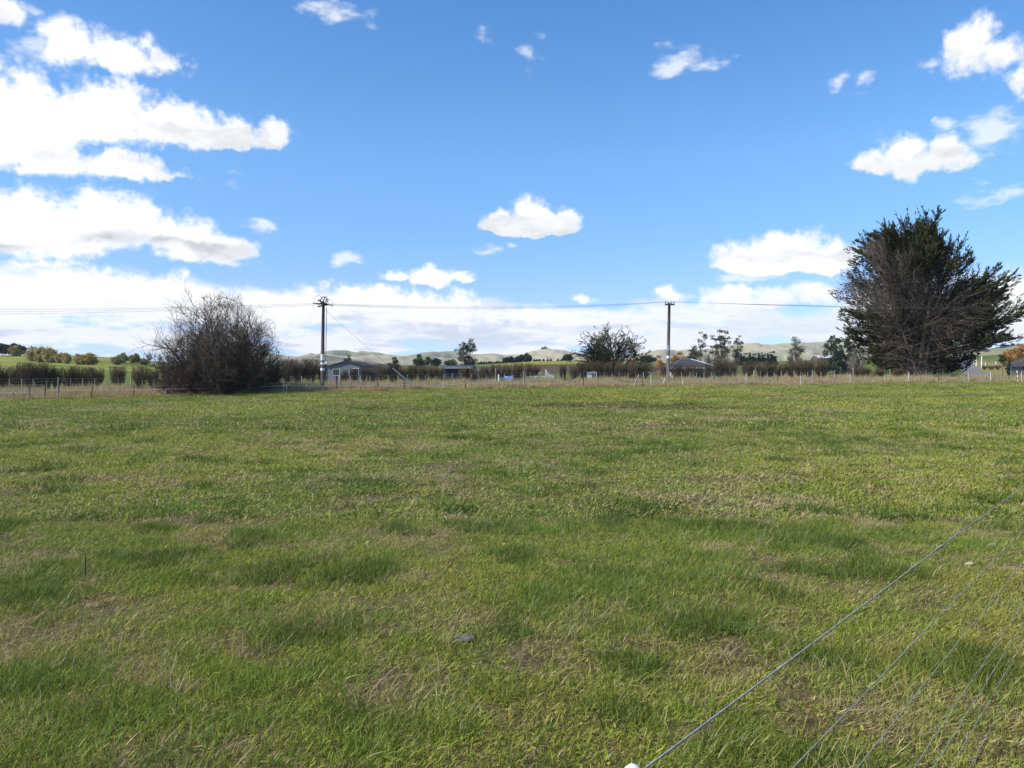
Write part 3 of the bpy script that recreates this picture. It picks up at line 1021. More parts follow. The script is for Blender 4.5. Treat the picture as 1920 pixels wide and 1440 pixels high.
    az = rng.uniform(-.45, 2.6, n); h = rng.uniform(.3, hh(575), n)
    R_ = env(h, np.cos(az)) * rng.uniform(.35, .92, n)
    q = np.stack([np.cos(az) * R_, np.abs(np.sin(az)) * R_ * .75 + .6 - 1.2 * (np.cos(az) > .45), h], 1)
    K_ = poly(q, np.stack([np.cos(az), np.sin(az) * .6, .35 + 0 * az], 1), rng.uniform(.9, 1.7, n), 4, rng, .2, .15)
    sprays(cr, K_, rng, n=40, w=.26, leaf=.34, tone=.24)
    # browned-off foliage in patches on the near face
    bn = pick(rng, brown, 300) if len(brown) else brown
    k0 = cr.n
    if len(bn):
        br = MB(); sprays(br, bn, rng, n=20, w=.26, leaf=.2, tone=.7, tj=.05)
        br.c = [np.clip(np.concatenate(br.c) + .27, 0, 1)]
        cr.add(np.concatenate(br.v), np.concatenate(br.f4), c=br.c[0])
    # the far side of the crown closes the view through
    n = 620
    az = rng.uniform(.15, 2.95, n); h = rng.uniform(.3, hh(440), n)
    R_ = env(h, np.cos(az)) * rng.uniform(.2, .80, n)
    q = np.stack([np.cos(az) * R_, np.sin(az) * R_ * .7 + .8, h], 1)
    K_ = poly(q, np.stack([np.cos(az), np.sin(az) * .6, .45 + 0 * az], 1), rng.uniform(1.0, 2.0, n), 4, rng, .2, .15)
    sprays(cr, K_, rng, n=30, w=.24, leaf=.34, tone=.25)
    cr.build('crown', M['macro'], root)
    # bare twigs: thickly through the inside, fanning over the near face and out of the left flank
    E = limbs(115, .9, hh(490), 0, 0, (.35, .80), (math.pi * .95, math.pi * 1.92), 7)
    E2 = grow(E, 9, rng, (.2, 1), (.22, .45), (15, 50), 5, -.05, .16)
    E3 = grow(E2, 4, rng, (.2, 1), (.35, .7), (18, 50), 3, -.05, .15)
    D1 = poly(D0[:, -2], unit(D0[:, -1] - D0[:, -3]) + np.array([0, 0, .12]), rng.uniform(1.4, 3.2, len(D0)), 5, rng, .08, .1)
    G = np.concatenate([grow(D0, 10, rng, (.25, 1), (.20, .42), (12, 45), 5, .28, .10), grow(D1, 8, rng, (.1, 1), (.3, .6), (12, 40), 5, .25, .10)])
    G2 = grow(G, 4, rng, (.2, 1), (.3, .6), (12, 45), 3, .25, .1)
    wood2 = taper(D1, .04, .3)
    inner = grow(live, 4, rng, (.1, .6), (.15, .3), (20, 60), 3, 0)
    cut = lambda P: P[(np.abs(P[:, -1, 0]) < env(P[:, -1, 2], P[:, -1, 0]) * 1.05) & (P[:, :, 2].min(1) > .05)]
    E2, E3, G, G2 = cut(E2), cut(E3), cut(G), cut(G2)
    b = MB()
    b.tubes(D1, wood2, 4, .6)
    b.tubes(E, taper(E, rng.uniform(.035, .085, len(E)), .25), 4, rng.uniform(.3, 1, len(E)))
    b.tubes(E2, taper(E2, .022, .4), 3, rng.uniform(0, .6, len(E2))); b.tubes(E3, taper(E3, .013, .6), 3, rng.uniform(0, .45, len(E3)))
    b.tubes(G, taper(G, .032, .4), 3, rng.uniform(.2, .9, len(G))); b.tubes(G2, taper(G2, .020, .55), 3, rng.uniform(.1, .8, len(G2)))
    b.tubes(inner, taper(inner, .022, .5), 3, rng.uniform(0, .5, len(inner)))
    b.build('dead_branches', M['dead_branch'], root)


build_macrocarpa()


# ---- the spreading, flat-topped cypress
def build_flat_cypress():
    p, H, W = place(1146, 619, 705, 146, 118)
    root = empty('spreading_cypress', p, 'wide flat topped dark cypress with drooping tips beside the right power pole', 'tree')
    rng = np.random.default_rng(31)
    px = p[1] / F
    wood = MB()
    N = 68
    az = rng.uniform(0, 2 * math.pi, N)
    el = .08 + 1.25 * rng.uniform(0, 1, N) ** 1.1
    R = W / 2
    prof = lambda e: 1 / ((np.cos(e) / R) ** 2.6 + (np.sin(e) / (H * .76)) ** 2.6) ** (1 / 2.6)
    L = prof(el) * rng.uniform(.66, 1.02, N)
    c, s = np.cos(az), np.sin(az)
    d = np.stack([c * np.cos(el), s * np.cos(el), np.sin(el)], 1)
    st = np.stack([c * .15, s * .15, rng.uniform(.6, 1.8, N)], 1)
    A = poly(st, d, L, 7, rng, .06, -.02, .05)
    wood.tubes([[(0, 0, -.2), (.05, 0, 1.0), (0, .1, 2.4)]], [[.40, .33, .18]], 8, .4)
    wood.tubes(A, taper(A, rng.uniform(.05, .11, N), .25), 4, .4)
    wood.build('trunk', M['bark'], root, True)
    B = grow(A, 9, rng, (.35, 1), (.22, .42), (15, 55), 5, .10, .12)
    B[:, :, 2] -= (np.linspace(0, 1, 5) ** 2)[None] * .28
    B = B[(B[:, -1, 2] > .8) & ((np.abs(B[:, -1, 0]) / (R * 1.08)) ** 2.6 + (B[:, -1, 2] / H) ** 2.6 < 1.06)]
    cr = MB()
    sprays(cr, B, rng, n=30, w=.06, leaf=.28, tone=.40, spread=.3, thin=.28)
    C = grow(B, 2, rng, (.5, 1), (.4, .8), (20, 50), 4, -.15, .15)
    sprays(cr, C, rng, n=11, w=.04, leaf=.26, tone=.48, spread=.3, thin=.28)
    # the low skirt behind the roadside shrubs
    th = rng.uniform(0, 2 * math.pi, 90); rr = np.sqrt(rng.uniform(.1, 1, 90)) * R * .8
    q = np.stack([np.cos(th) * rr, np.sin(th) * rr, rng.uniform(.2, 1.6, 90)], 1)
    S = poly(q, np.stack([np.cos(th), np.sin(th), .7 + 0 * th], 1), 1.4, 4, rng, .2, .2)
    sprays(cr, S, rng, n=34, w=.35, leaf=.24, tone=.28)
    cr.build('crown', M['macro'], root)


build_flat_cypress()


# ---- single trees in the middle distance: u, top, base, width, depth, kind ...
def tree_at(name, label, u, vt, vb, w, D, seed, cat='tree', group=None, bare=False, **kw):
    p, H, W = place(u, vt, vb, w, D)
    root = empty(name, p, label, cat, group)
    if bare:
        bare_tree(root, seed, H, W, **kw)
    else:
        leafy_tree(root, seed, H, W, **kw)
    return root


tree_at('gum_tree', 'dark gum tree with clumped crown standing behind the long slate barn', 875, 637, 700, 42, 150, 41, leafm=M['gum'], base=.16, n_cl=64, per=50, leaf=.30, shape='round', sparse=.8, trunk_r=.16, trunks=3, flat=.7)
tree_at('gum_tree', 'tall thin gum with few tufted twigs, leftmost of the gums behind the tiled house', 1314, 622, 700, 30, 160, 42, leafm=M['gum'], base=.45, n_cl=20, per=34, leaf=.26, sparse=.62, trunk_r=.10, trunks=2, group='gum trees behind the tiled house')
tree_at('gum_tree', 'tallest gum with leafy column crown, middle of the gums behind the tiled house', 1351, 619, 700, 36, 160, 43, leafm=M['gum'], base=.15, n_cl=56, per=48, leaf=.30, shape='column', sparse=.75, trunk_r=.15, trunks=2, group='gum trees behind the tiled house')
tree_at('gum_tree', 'leaning gum with bent top, rightmost of the gums behind the tiled house', 1371, 629, 700, 20, 160, 44, leafm=M['gum'], base=.42, n_cl=28, per=40, leaf=.26, sparse=.8, trunk_r=.10, lean=.18, group='gum trees behind the tiled house')
tree_at('broad_tree', 'rounded dull green tree at left end of the clump behind the tiled house', 1300, 651, 700, 34, 165, 45, leafm=M['gum'], base=.05, n_cl=46, per=60, leaf=.34, sparse=1.0)
tree_at('bare_tree', 'bare brown thicket tree in front of the leafy gum', 1335, 654, 700, 46, 150, 46, bare=True, m=M['dead_branch'], stems=7, fine=1.2, spread=.8, r=.10)
tree_at('bare_tree', 'bare grey brown tree at right end of the gum clump', 1372, 660, 700, 34, 150, 47, bare=True, m=M['dead_branch'], stems=6, fine=1.1, spread=.8, r=.10)
tree_at('gum_tree', 'lone gum with layered round crown on the paddock edge before the hills', 1494, 632, 680, 30, 260, 48, leafm=M['gum'], base=.30, n_cl=26, per=46, leaf=.42, sparse=.85, trunk_r=.2, trunks=2, flat=.45)
tree_at('bare_tree', 'bare brown bush at the foot of the lone layered gum', 1488, 658, 680, 26, 250, 49, bare=True, m=M['dead_branch'], stems=6, fine=1.1, spread=.8, r=.13)
tree_at('pine_tree', 'big dense dark pine beside the white roofed farm shed', 1563, 630, 672, 42, 240, 50, leafm=M['pine'], base=.06, n_cl=90, per=60, leaf=.5, shape='dome', sparse=.9, trunk_r=.25, flat=.8)
tree_at('pine_tree', 'smaller dark pine partly hidden behind the left flank of the huge macrocarpa', 1592, 636, 672, 34, 250, 51, leafm=M['pine'], base=.06, n_cl=70, per=60, leaf=.5, shape='dome', sparse=.9, trunk_r=.22, flat=.8)
tree_at('bare_tree', 'tan bare domed tree between white roofed shed and huge macrocarpa', 1606, 658, 676, 34, 230, 52, bare=True, m=M['pale_twig'], stems=8, fine=1.1, spread=.9, r=.13)
tree_at('bare_tree', 'tan bare tree just left of the white roofed shed', 1534, 654, 672, 22, 240, 53, bare=True, m=M['pale_twig'], stems=6, fine=1.1, spread=.8, r=.12)
tree_at('autumn_tree', 'golden brown bushy tree just right of the right power pole', 1274, 662, 690, 30, 170, 54, leafm=M['autumn'], base=.05, n_cl=34, per=50, leaf=.36)
tree_at('autumn_tree', 'small golden brown bush between the right power pole and the flat topped cypress', 1240, 668, 688, 20, 175, 55, leafm=M['autumn'], base=.05, n_cl=24, per=46, leaf=.34)
tree_at('round_tree', 'dark brown domed tree behind the pale stay wire guard', 738, 671, 694, 19, 190, 56, leafm=M['gum'], base=.05, n_cl=34, per=60, leaf=.42, sparse=1.0)
tree_at('round_tree', 'small dark round tree peeping over the grey gable shed roof', 652, 668, 690, 13, 260, 57, leafm=M['broad'], base=.08, n_cl=30, per=50, leaf=.5)
tree_at('round_tree', 'olive green rounded tree right of the domed tree, before the tan hills', 786, 667, 684, 20, 330, 58, leafm=M['broad'], base=.05, n_cl=34, per=56, leaf=.7)
tree_at('round_tree', 'tall narrow olive tree beside the olive rounded tree', 803, 670, 684, 9, 330, 59, leafm=M['broad'], base=.12, n_cl=22, per=46, leaf=.6)
tree_at('round_tree', 'low spreading dark tree between the narrow olive tree and the clumped gum', 817, 673, 684, 17, 335, 60, leafm=M['gum'], base=.10, n_cl=26, per=50, leaf=.6)
tree_at('round_tree', 'low grey green shrubby tree at the left foot of the clumped gum', 846, 676, 686, 24, 300, 61, leafm=M['broad'], base=.0, n_cl=26, per=50, leaf=.6)
tree_at('round_tree', 'dark round tree at the left edge of the flat topped cypress', 1064, 666, 679, 15, 445, 62, leafm=M['pine'], base=.05, n_cl=30, per=50, leaf=.9)
tree_at('round_tree', 'low wide dark clump on the paddock between cypress and right pole', 1214, 669, 679, 28, 440, 63, leafm=M['pine'], base=.0, n_cl=34, per=50, leaf=.9)
tree_at('autumn_tree', 'large orange brown autumn tree at the right edge behind the dark roofed house', 1912, 646, 690, 46, 200, 64, leafm=M['autumn'], base=.04, n_cl=60, per=60, leaf=.42, sparse=.95)
tree_at('autumn_tree', 'small golden autumn tree left of the large orange brown tree', 1889, 657, 684, 18, 230, 65, leafm=M['autumn'], base=.06, n_cl=30, per=50, leaf=.42)
tree_at('garden_shrub', 'dark green garden shrub in front of the dark roofed house at right', 1891, 677, 694, 8, 130, 66, cat='shrub', leafm=M['broad'], base=.03, n_cl=26, per=50, leaf=.2)
tree_at('palm_tree', 'thin stemmed small tree beside the dark green garden shrub', 1880, 666, 694, 12, 132, 67, leafm=M['broad'], base=.62, n_cl=14, per=40, leaf=.26, trunk_r=.08)

# ---- groups of like trees, each copied from a few kinds
PROTO = {}


def copies(key, builder, name, cat, group, spots, D=None, dlim=448.0, kinds=3):
    """spots: u, top, base, width, label."""
    for i, (u, vt, vb, w, lab) in enumerate(spots):
        p, H, W = place(u, vt, vb, w, D, dlim)
        k = (key, i % kinds)
        if k not in PROTO:
            root = empty(name, p, lab, cat, group)
            builder(root, 100 + 13 * len(PROTO), H, W)
            PROTO[k] = (root, H, W)
        else:
            r0, H0, W0 = PROTO[k]
            copy_tree(r0, p, lab, .0 + i * 1.9, (W / W0, W / W0, H / H0), group)


willow = lambda r, s, H, W: leafy_tree(r, s, H, W, M['willow'], base=.02, n_cl=40, per=60, leaf=.75, flat=.75)
olive = lambda r, s, H, W: leafy_tree(r, s, H, W, M['olive'], base=.12, n_cl=34, per=56, leaf=.7, flat=.75)
hillpine = lambda r, s, H, W: leafy_tree(r, s, H, W, M['pine'], base=.22, n_cl=34, per=60, leaf=.85, shape='round')
cone = lambda r, s, H, W: leafy_tree(r, s, H, W, M['pine'], base=.02, n_cl=40, per=40, leaf=.5, shape='cone', sparse=.7)
far = lambda r, s, H, W: leafy_tree(r, s, H, W, M['pine'], base=.04, n_cl=26, per=40, leaf=1.0)
pale = lambda r, s, H, W: bare_tree(r, s, H, W, M['pale_twig'], 4, 1.0, .5, .18)
hill_low = lambda r, s, H, W: leafy_tree(r, s, H, W, M['pine'], base=.04, n_cl=20, per=30, leaf=3.5)

copies('hillpine', hillpine, 'pine_tree', 'tree', 'dark pines on the left hilltop', [
    (6, 647, 668, 22, 'dark pine on the green hilltop, cut by the left picture edge'),
    (21, 646, 668, 20, 'dark pine on the green hilltop, middle one of three behind the golden willow'),
    (39, 649, 668, 14, 'dark pine on the green hilltop, rightmost of three, beside the golden willow')])
W_ = 'golden hillside willow, '
copies('willow', willow, 'willow_tree', 'tree', 'golden willows on the left hillside', [
    (29, 651, 668, 23, W_ + 'standing alone in front of the dark pines'),
    (65, 652, 677, 27, W_ + 'left end of the long clump, paler and rounded'),
    (80, 653, 679, 25, W_ + 'second from the left in the long clump'),
    (93, 655, 680, 24, W_ + 'third from the left and tall in the long clump'),
    (104, 662, 680, 19, W_ + 'fourth from the left, where the long clump steps down'),
    (114, 663, 681, 17, W_ + 'second from the right end of the long clump'),
    (124, 664, 682, 15, W_ + 'small, right end of the long clump'),
    (151, 665, 684, 18, W_ + 'smaller of a pair right of the long clump'),
    (166, 664, 684, 28, W_ + 'larger domed one of a pair right of the long clump')])
O_ = 'olive round hillside tree, '
copies('olive', olive, 'round_tree', 'tree', 'olive round trees on the left hillside', [
    (219, 670, 684, 17, O_ + 'low one at the left of three near the bare bush'),
    (231, 664, 681, 17, O_ + 'tallest of three near the bare bush'),
    (253, 666, 682, 18, O_ + 'right one of three near the bare bush'),
    (270, 674, 684, 16, O_ + 'low one under the pale leafless trees')])
copies('pale', pale, 'bare_tree', 'tree', 'pale leafless trees left of the bare bush', [
    (281, 659, 682, 15, 'pale leafless tree on the hillside, taller and left of two'),
    (296, 662, 683, 15, 'pale leafless tree on the hillside, nearer the big bare bush')], kinds=2)
copies('cone', cone, 'conifer_tree', 'tree', 'row of dark conifers in the right paddock',
       [(1384 + 5.6 * i, 662 + (i * 7 % 4) * .9 - (2.5 if i > 10 else 0), 677, 7.5 if i < 11 else 10,
         'dark conifer in the dense paddock row, ' + ['leftmost', 'second', 'third', 'fourth', 'fifth', 'sixth', 'seventh', 'eighth', 'ninth', 'tenth', 'eleventh', 'twelfth and bushier', 'rightmost and bushier'][i] + (' from its left end' if 0 < i < 12 else ' of the row')) for i in range(13)], D=330)
copies('far', far, 'round_tree', 'tree', 'dark grove on the paddock crest', [
    (951, 672, 682, 12, 'dark far tree on the paddock crest, left end of the grove'), (961, 671, 681, 13, 'dark far tree on the paddock crest, second in the grove'),
    (971, 670.5, 680, 13, 'dark far tree on the paddock crest, middle of the grove'), (979, 668, 680, 12, 'dark far tree on the paddock crest, fourth in the grove'),
    (988, 666, 679, 14, 'dark far tree on the paddock crest, tallest at right end of the grove')], D=446)
ORD = ['first', 'second', 'third', 'fourth', 'fifth', 'sixth', 'seventh', 'eighth', 'ninth', 'tenth', 'eleventh', 'twelfth', 'thirteenth', 'fourteenth']
copies('cone2', cone, 'conifer_tree', 'tree', 'young conifers along the paddock boundary',
       [(u, 680.5 - .035 * (u - 890) - (i * 5 % 3) * .9, 685 - .03 * (u - 890), 4.5, 'small young conifer on the paddock boundary, %s right of the clumped gum' % ORD[i]) for i, u in enumerate(range(897, 950, 5))], D=440)
copies('cone3', cone, 'conifer_tree', 'tree', 'tiny conifers on the sunlit paddock crest',
       [(u, 674, 679, 3.6, 'tiny conifer on the sunlit crest, %s right of the dark grove' % ORD[i]) for i, u in enumerate((1002, 1007, 1012, 1019, 1027, 1033, 1046, 1053))], D=446)
for u, vt, w, lab in ((1018, 652.5, 4.5, 'tiny tree on the tan hilltop, smaller and left of two'), (1023.5, 651.5, 6, 'tiny tree on the tan hilltop, bigger and right of two')):
    x = (u - 960) / F * 2590
    z = EYE + (HOR - 659.5) / F * 2590
    root = empty('hilltop_tree', (x, 2590, z), lab, 'tree', 'two trees on the tan hilltop')
    leafy_tree(root, int(u), (659.5 - vt) / F * 2590 + .8, w / F * 2590, M['pine'], base=.2, n_cl=18, per=30, leaf=3.2)
for u, vt, vb, w, lab in ((1816, 653, 664, 14, 'dark bluish tree mass on the far right hillside, left one beside the macrocarpa'), (1828, 655, 664, 16, 'dark bluish tree mass on the far right hillside, right one beside the macrocarpa'),
                          (1862, 647, 655, 9, 'dark bluish tree on the far right ridge, larger of two'), (1868, 648.5, 655, 9, 'dark bluish rounded tree on the far right ridge, smaller of two'), (1879, 646.5, 652, 6, 'small lone tree on the far right ridge')):
    D_ = 1380 if vb > 660 else 1490
    x = (u - 960) / F * D_
    z = EYE + (HOR - vb) / F * D_ - 1.5
    root = empty('hillside_tree', (x, D_ - 30, z), lab, 'tree', 'dark trees on the far right hill')
    leafy_tree(root, int(u), (vb - vt) / F * D_ + 1.5, w / F * D_, M['pine'], base=.0, n_cl=24, per=34, leaf=2.2)


# ---- the row of clipped, leafless shrubs behind the road
def make_shrub(root, seed):
    rng = np.random.default_rng(seed)
    N = 22
    az = rng.uniform(0, 2 * math.pi, N)
    d = np.stack([np.cos(az) * .30, np.sin(az) * .30, np.ones(N)], 1)
    st = np.stack([np.cos(az), np.sin(az), np.zeros(N)], 1) * rng.uniform(.05, .28, N)[:, None]
    S0 = poly(st, d, rng.uniform(.8, 1.3, N), 5, rng, .2, .0, .06)
    S1 = grow(S0, 9, rng, (.16, 1), (.45, .8), (22, 65), 4, .18, .12)
    S2 = grow(S1, 6, rng, (.15, 1), (.4, .75), (12, 48), 3, .22, .1)
    for P in (S1, S2):
        P[:, :, 2] = np.where(P[:, :, 2] > 1.78, 1.78 + (P[:, :, 2] - 1.78) * .25, P[:, :, 2])
        r = np.hypot(P[:, :, 0], P[:, :, 1]); k = np.where(r > .82, (.82 + (r - .82) * .3) / np.maximum(r, .01), 1)
        P[:, :, 0] *= k; P[:, :, 1] *= k
    a = MB(); a.tubes(S0, taper(S0, .024, .5), 4, rng.uniform(.4, 1, N)); a.build('stems', M['dead_branch'], root)
    b = MB(); b.tubes(S1, taper(S1, .012, .6), 3, rng.uniform(.2, .9, len(S1))); b.tubes(S2, taper(S2, .009, .7), 3, rng.uniform(.1, 1, len(S2)))
    b.build('twigs', M['hedge_twig'], root)
    lf = MB(); t = S2[rng.choice(len(S2), 700)][:, -1]
    lf.cards(t, rng.normal(size=(700, 3)), .07, .045, rng, rng.uniform(.1, 1, 700)); lf.build('leaves', M['shrub_leaf'], root)


SHR = [(-40, 40, 683), (-18, 40, 684), (8, 36, 687), (30, 28, 687), (48, 34, 681), (72, 36, 681), (90, 26, 686), (106, 26, 690), (126, 30, 689), (146, 30, 688), (164, 26, 690), (182, 28, 690), (222, 34, 688), (262, 34, 687), (286, 26, 690),
       (318, 34, 688), (350, 34, 688), (385, 34, 688), (420, 34, 688), (455, 34, 688), (490, 34, 686), (518, 30, 684), (540, 32, 677), (560, 34, 675), (582, 34, 675), (604, 28, 677), (648, 20, 694), (664, 18, 691), (681, 20, 687), (696, 20, 690),
       (716, 28, 684), (738, 32, 682), (760, 28, 686), (776, 22, 685), (794, 26, 685), (812, 22, 686), (826, 18, 690), (868, 20, 690), (888, 22, 689), (908, 22, 688), (930, 26, 685), (950, 24, 684), (972, 26, 682), (994, 24, 682), (1008, 14, 684),
       (1056, 16, 685), (1076, 22, 686), (1094, 26, 680), (1114, 26, 679), (1136, 32, 679), (1160, 28, 679), (1186, 26, 676), (1208, 20, 680), (1246, 16, 683), (1268, 26, 682), (1290, 26, 682), (1310, 22, 684), (1330, 20, 682), (1350, 28, 676),
       (1370, 22, 681), (1404, 30, 679), (1428, 26, 678), (1446, 24, 678), (1464, 24, 682), (1482, 22, 679), (1500, 24, 674), (1516, 22, 675), (1540, 36, 674)]
MARKS = [(404, 'big bare bush'), (605, 'left power pole'), (652, 'grey gable shed'), (755, 'pale stay wire guard'), (875, 'clumped dark gum'), (952, 'blue trailer'), (1030, 'stock loading ramp'), (1146, 'flat topped cypress'),
         (1253, 'right power pole'), (1300, 'tiled house'), (1351, 'tallest gum'), (1415, 'dark conifer row'), (1494, 'lone layered gum'), (1563, 'big dense pine')]
protos = []
used = set()
from collections import Counter
srng = np.random.default_rng(3)
marks_u = [m[0] for m in MARKS]
cnt = {}
for i, (u, w, vt) in enumerate(SHR):
    n_off = 15.6 + srng.uniform(-.4, .4)
    p = fence_at(u, n_off)
    H = EYE + (HOR - vt) / F * p[1] - p[2]
    W = w / F * p[1]
    # nearest landmark and how many shrubs lie between
    m = min(range(len(MARKS)), key=lambda k: abs(MARKS[k][0] - u))
    side = 'right of' if u > MARKS[m][0] else 'left of'
    peers = sorted([a for a, _, _ in SHR if min(range(len(MARKS)), key=lambda k: abs(MARKS[k][0] - a)) == m and (a > MARKS[m][0]) == (u > MARKS[m][0])], key=lambda a: abs(a - MARKS[m][0]))
    o = ORD[peers.index(u)] if peers.index(u) < 14 else str(peers.index(u) + 1)
    size = 'broad tall' if (w > 30 and H > 2.3) else 'broad' if w > 27 else 'small' if H < 1.9 else 'narrow' if w < 22 else 'medium'
    lab = '%s leafless clipped shrub in the roadside row, %s %s the %s' % (size, o, side, MARKS[m][1])
    if u < 0: lab = 'leafless clipped shrub at the left end of the row, ' + ('outermost' if u < -30 else 'second from the picture edge')
    if i < 6:
        root = empty('clipped_shrub', p, lab, 'shrub', 'row of clipped shrubs behind the road')
        make_shrub(root, 200 + i)
        root.scale = (W / 2.2, W / 2.2, H / 1.85)
        protos.append(root)
    else:
        copy_tree(protos[i % 6], p, lab, srng.uniform(0, 6.28), (W / 2.2, W / 2.2, H / 1.85), 'row of clipped shrubs behind the road')
# bushes round the foot of the macrocarpa
bush = lambda r, s, H, W: bare_tree(r, s, H, W, M['hedge_twig'], 12, 1.2, .8, .035, 'twigs')
copies('under', bush, 'bare_shrub', 'shrub', 'low bare shrubs round the macrocarpa', [
    (1606, 686, 706, 24, 'low brown bare shrub, left of two outside the macrocarpa crown'), (1622, 688, 706, 20, 'low brown bare shrub, closest to the left foot of the macrocarpa'),
    (1648, 689, 707, 22, 'low greyish bare shrub under the left side of the macrocarpa'), (1682, 690, 708, 20, 'low reddish bare shrub just left of the macrocarpa trunk')], D=80, kinds=4)
copies('rubble', bush, 'bare_shrub', 'shrub', 'low shrubs along the side road', [
    (1846, 684, 694, 10, 'tiny brown bare shrub at the side road, nearest the thick pale posts'), (1858, 685, 694, 12, 'tiny brown bare shrub at the side road, middle of three'),
    (1871, 684, 694, 12, 'tiny brown bare shrub at the side road, nearest the dark green garden shrub')], kinds=3)


# ------------------------------------------------------------------ fences
def build_electric_fence():
    """the light white-taped fence at the far edge of the field."""
    posts = [(-60, 20, 0, 'p'), (-22, 22, 0, 'p'), (24, 11, 1, 'g'), (55, 21, 0, 'd'), (84, 21, 0, 'd'), (110, 27, 0, 'd'), (170, 19, 9, 'd'), (251, 19, -1, 'd'), (283, 21, 7, 'p'), (311, 9, 0, 'w'), (352, 14, 0, 'p'), (402, 14, -2, 'p'), (452, 14, 1, 'p'),
             (498, 14, 0, 'p'), (531, 19, 0, 'w'), (537, 11, 0, 'w'), (575, 14, 0, 'p'), (655, 12, 0, 'p'), (676, 12, 0, 'p'), (708, 13, -2, 'd'), (736, 10, 0, 'p'), (758, 12, 0, 'd'), (790, 11, 0, 'p'), (821, 13, -1, 'p'), (831, 9, 2, 'w'), (873, 13, -3, 'd'), (897, 14, 0, 'p'),
             (912, 15, 0, 'p'), (960, 17, 0, 'p'), (983, 26, -2, 'P'), (1010, 12, 0, 'p'), (1048, 12, 0, 'p'), (1072, 15, 30, 'p'), (1094, 19, 0, 'd'), (1115, 25, 0, 'p'), (1152, 12, 0, 'p'), (1188, 20, 24, 'P'), (1204, 14, 0, 'd'), (1221, 18, -2, 'w'), (1242, 13, 18, 'w'),
             (1267, 12, 0, 'p'), (1280, 10, 0, 'w'), (1291, 16, 0, 'p'), (1312, 14, 0, 'p'), (1355, 15, 0, 'p'), (1375, 16, -1, 'p'), (1399, 18, 0, 'w'), (1416, 12, 1, 'p'), (1435, 15, 0, 'p'), (1458, 14, 0, 'd'), (1501, 14, 0, 'w'), (1523, 22, 1, 'P'),
             (1562, 13, 0, 'p'), (1594, 16, 0, 'w'), (1624, 16, 0, 'p'), (1659, 12, 0, 'w'), (1703, 15, 0, 'w'), (1725, 14, 0, 'p'), (1743, 13, 0, 'p'), (1760, 12, 0, 'd'), (1817, 17, 0, 'D'), (1857, 15, 0, 'w'), (1876, 12, 0, 'p'), (1895, 14, 0, 'p'), (1915, 16, 0, 'w'), (1950, 16, 0, 'p'), (1990, 16, 0, 'p')]
    root = empty('electric_fence', fence_at(960), 'low roadside electric fence with white tape on odd, often leaning posts', 'fence')
    o0 = np.array(root.location)
    rng = np.random.default_rng(8)
    att = []
    for (u, h, lean, kind) in posts:
        b = fence_at(u, rng.uniform(-.25, .25)) - o0
        px = (b[1] + o0[1]) / F
        L = h * px * 1.22
        a = math.radians(lean)
        top = b + np.array([math.sin(a) * L, rng.normal() * .03, math.cos(a) * L])
        r = {'p': .026, 'g': .024, 'd': .034, 'w': .020, 'P': .055, 'D': .10}[kind]
        m = {'p': 'post', 'g': 'post', 'd': 'dark_post', 'w': 'white', 'P': 'post', 'D': 'post'}[kind]
        mb = MB()
        mb.tubes([[b - (0, 0, .2), b + (top - b) * .5 + (rng.normal() * .01, 0, 0), top]], [[r * 1.05, r, r * .95]], 8, rng.uniform(.3, .7), cap=True)
        mb.build('post', M[m], root)
        att.append((b, top, u, L))
    # the tape sags a little from post to post and dips where posts have gone
    ks = [k for k, q in enumerate(att) if q[3] > 0]
    tape_v = [(-60, 738), (0, 736), (60, 735), (110, 731), (170, 731), (251, 730), (311, 729), (400, 727), (537, 723), (655, 723), (708, 722), (758, 721), (790, 723), (825, 722), (873, 718), (960, 719), (1020, 719), (1115, 718), (1204, 718), (1242, 717),
              (1291, 716), (1355, 716), (1399, 715.5), (1458, 714), (1523, 712), (1594, 712), (1659, 711), (1743, 711), (1817, 710.5), (1857, 710), (1915, 710), (1990, 709)]
    P = []
    for u, v in tape_v:
        q = fence_at(u)
        P.append(ray(u, v, q[1] - .06) - o0)
    P = np.array(P)
    t = np.linspace(0, len(P) - 1, 260)
    i = np.minimum(t.astype(int), len(P) - 2); f = (t - i)[:, None]
    L = P[i] * (1 - f) + P[i + 1] * f
    L[:, 2] -= np.sin(f[:, 0] * math.pi) * .035
    tp = MB()
    h = np.array([0, 0, .014])
    V = np.concatenate([L - h, L + h, L + h + (0, .006, 0), L - h + (0, .006, 0)])
    n = len(L); a = np.arange(n - 1)
    tp.add(V, np.concatenate([np.stack([a + k * n, a + 1 + k * n, a + 1 + ((k + 1) % 4) * n, a + ((k + 1) % 4) * n], 1) for k in range(4)]))
    tp.build('tape', M['tape'], root)
    for dz in (-.30, .22):
        w = MB(); w.tubes([L + (0, .03, dz)], .006, 4); w.build('wire', M['wire'], root)


build_electric_fence()


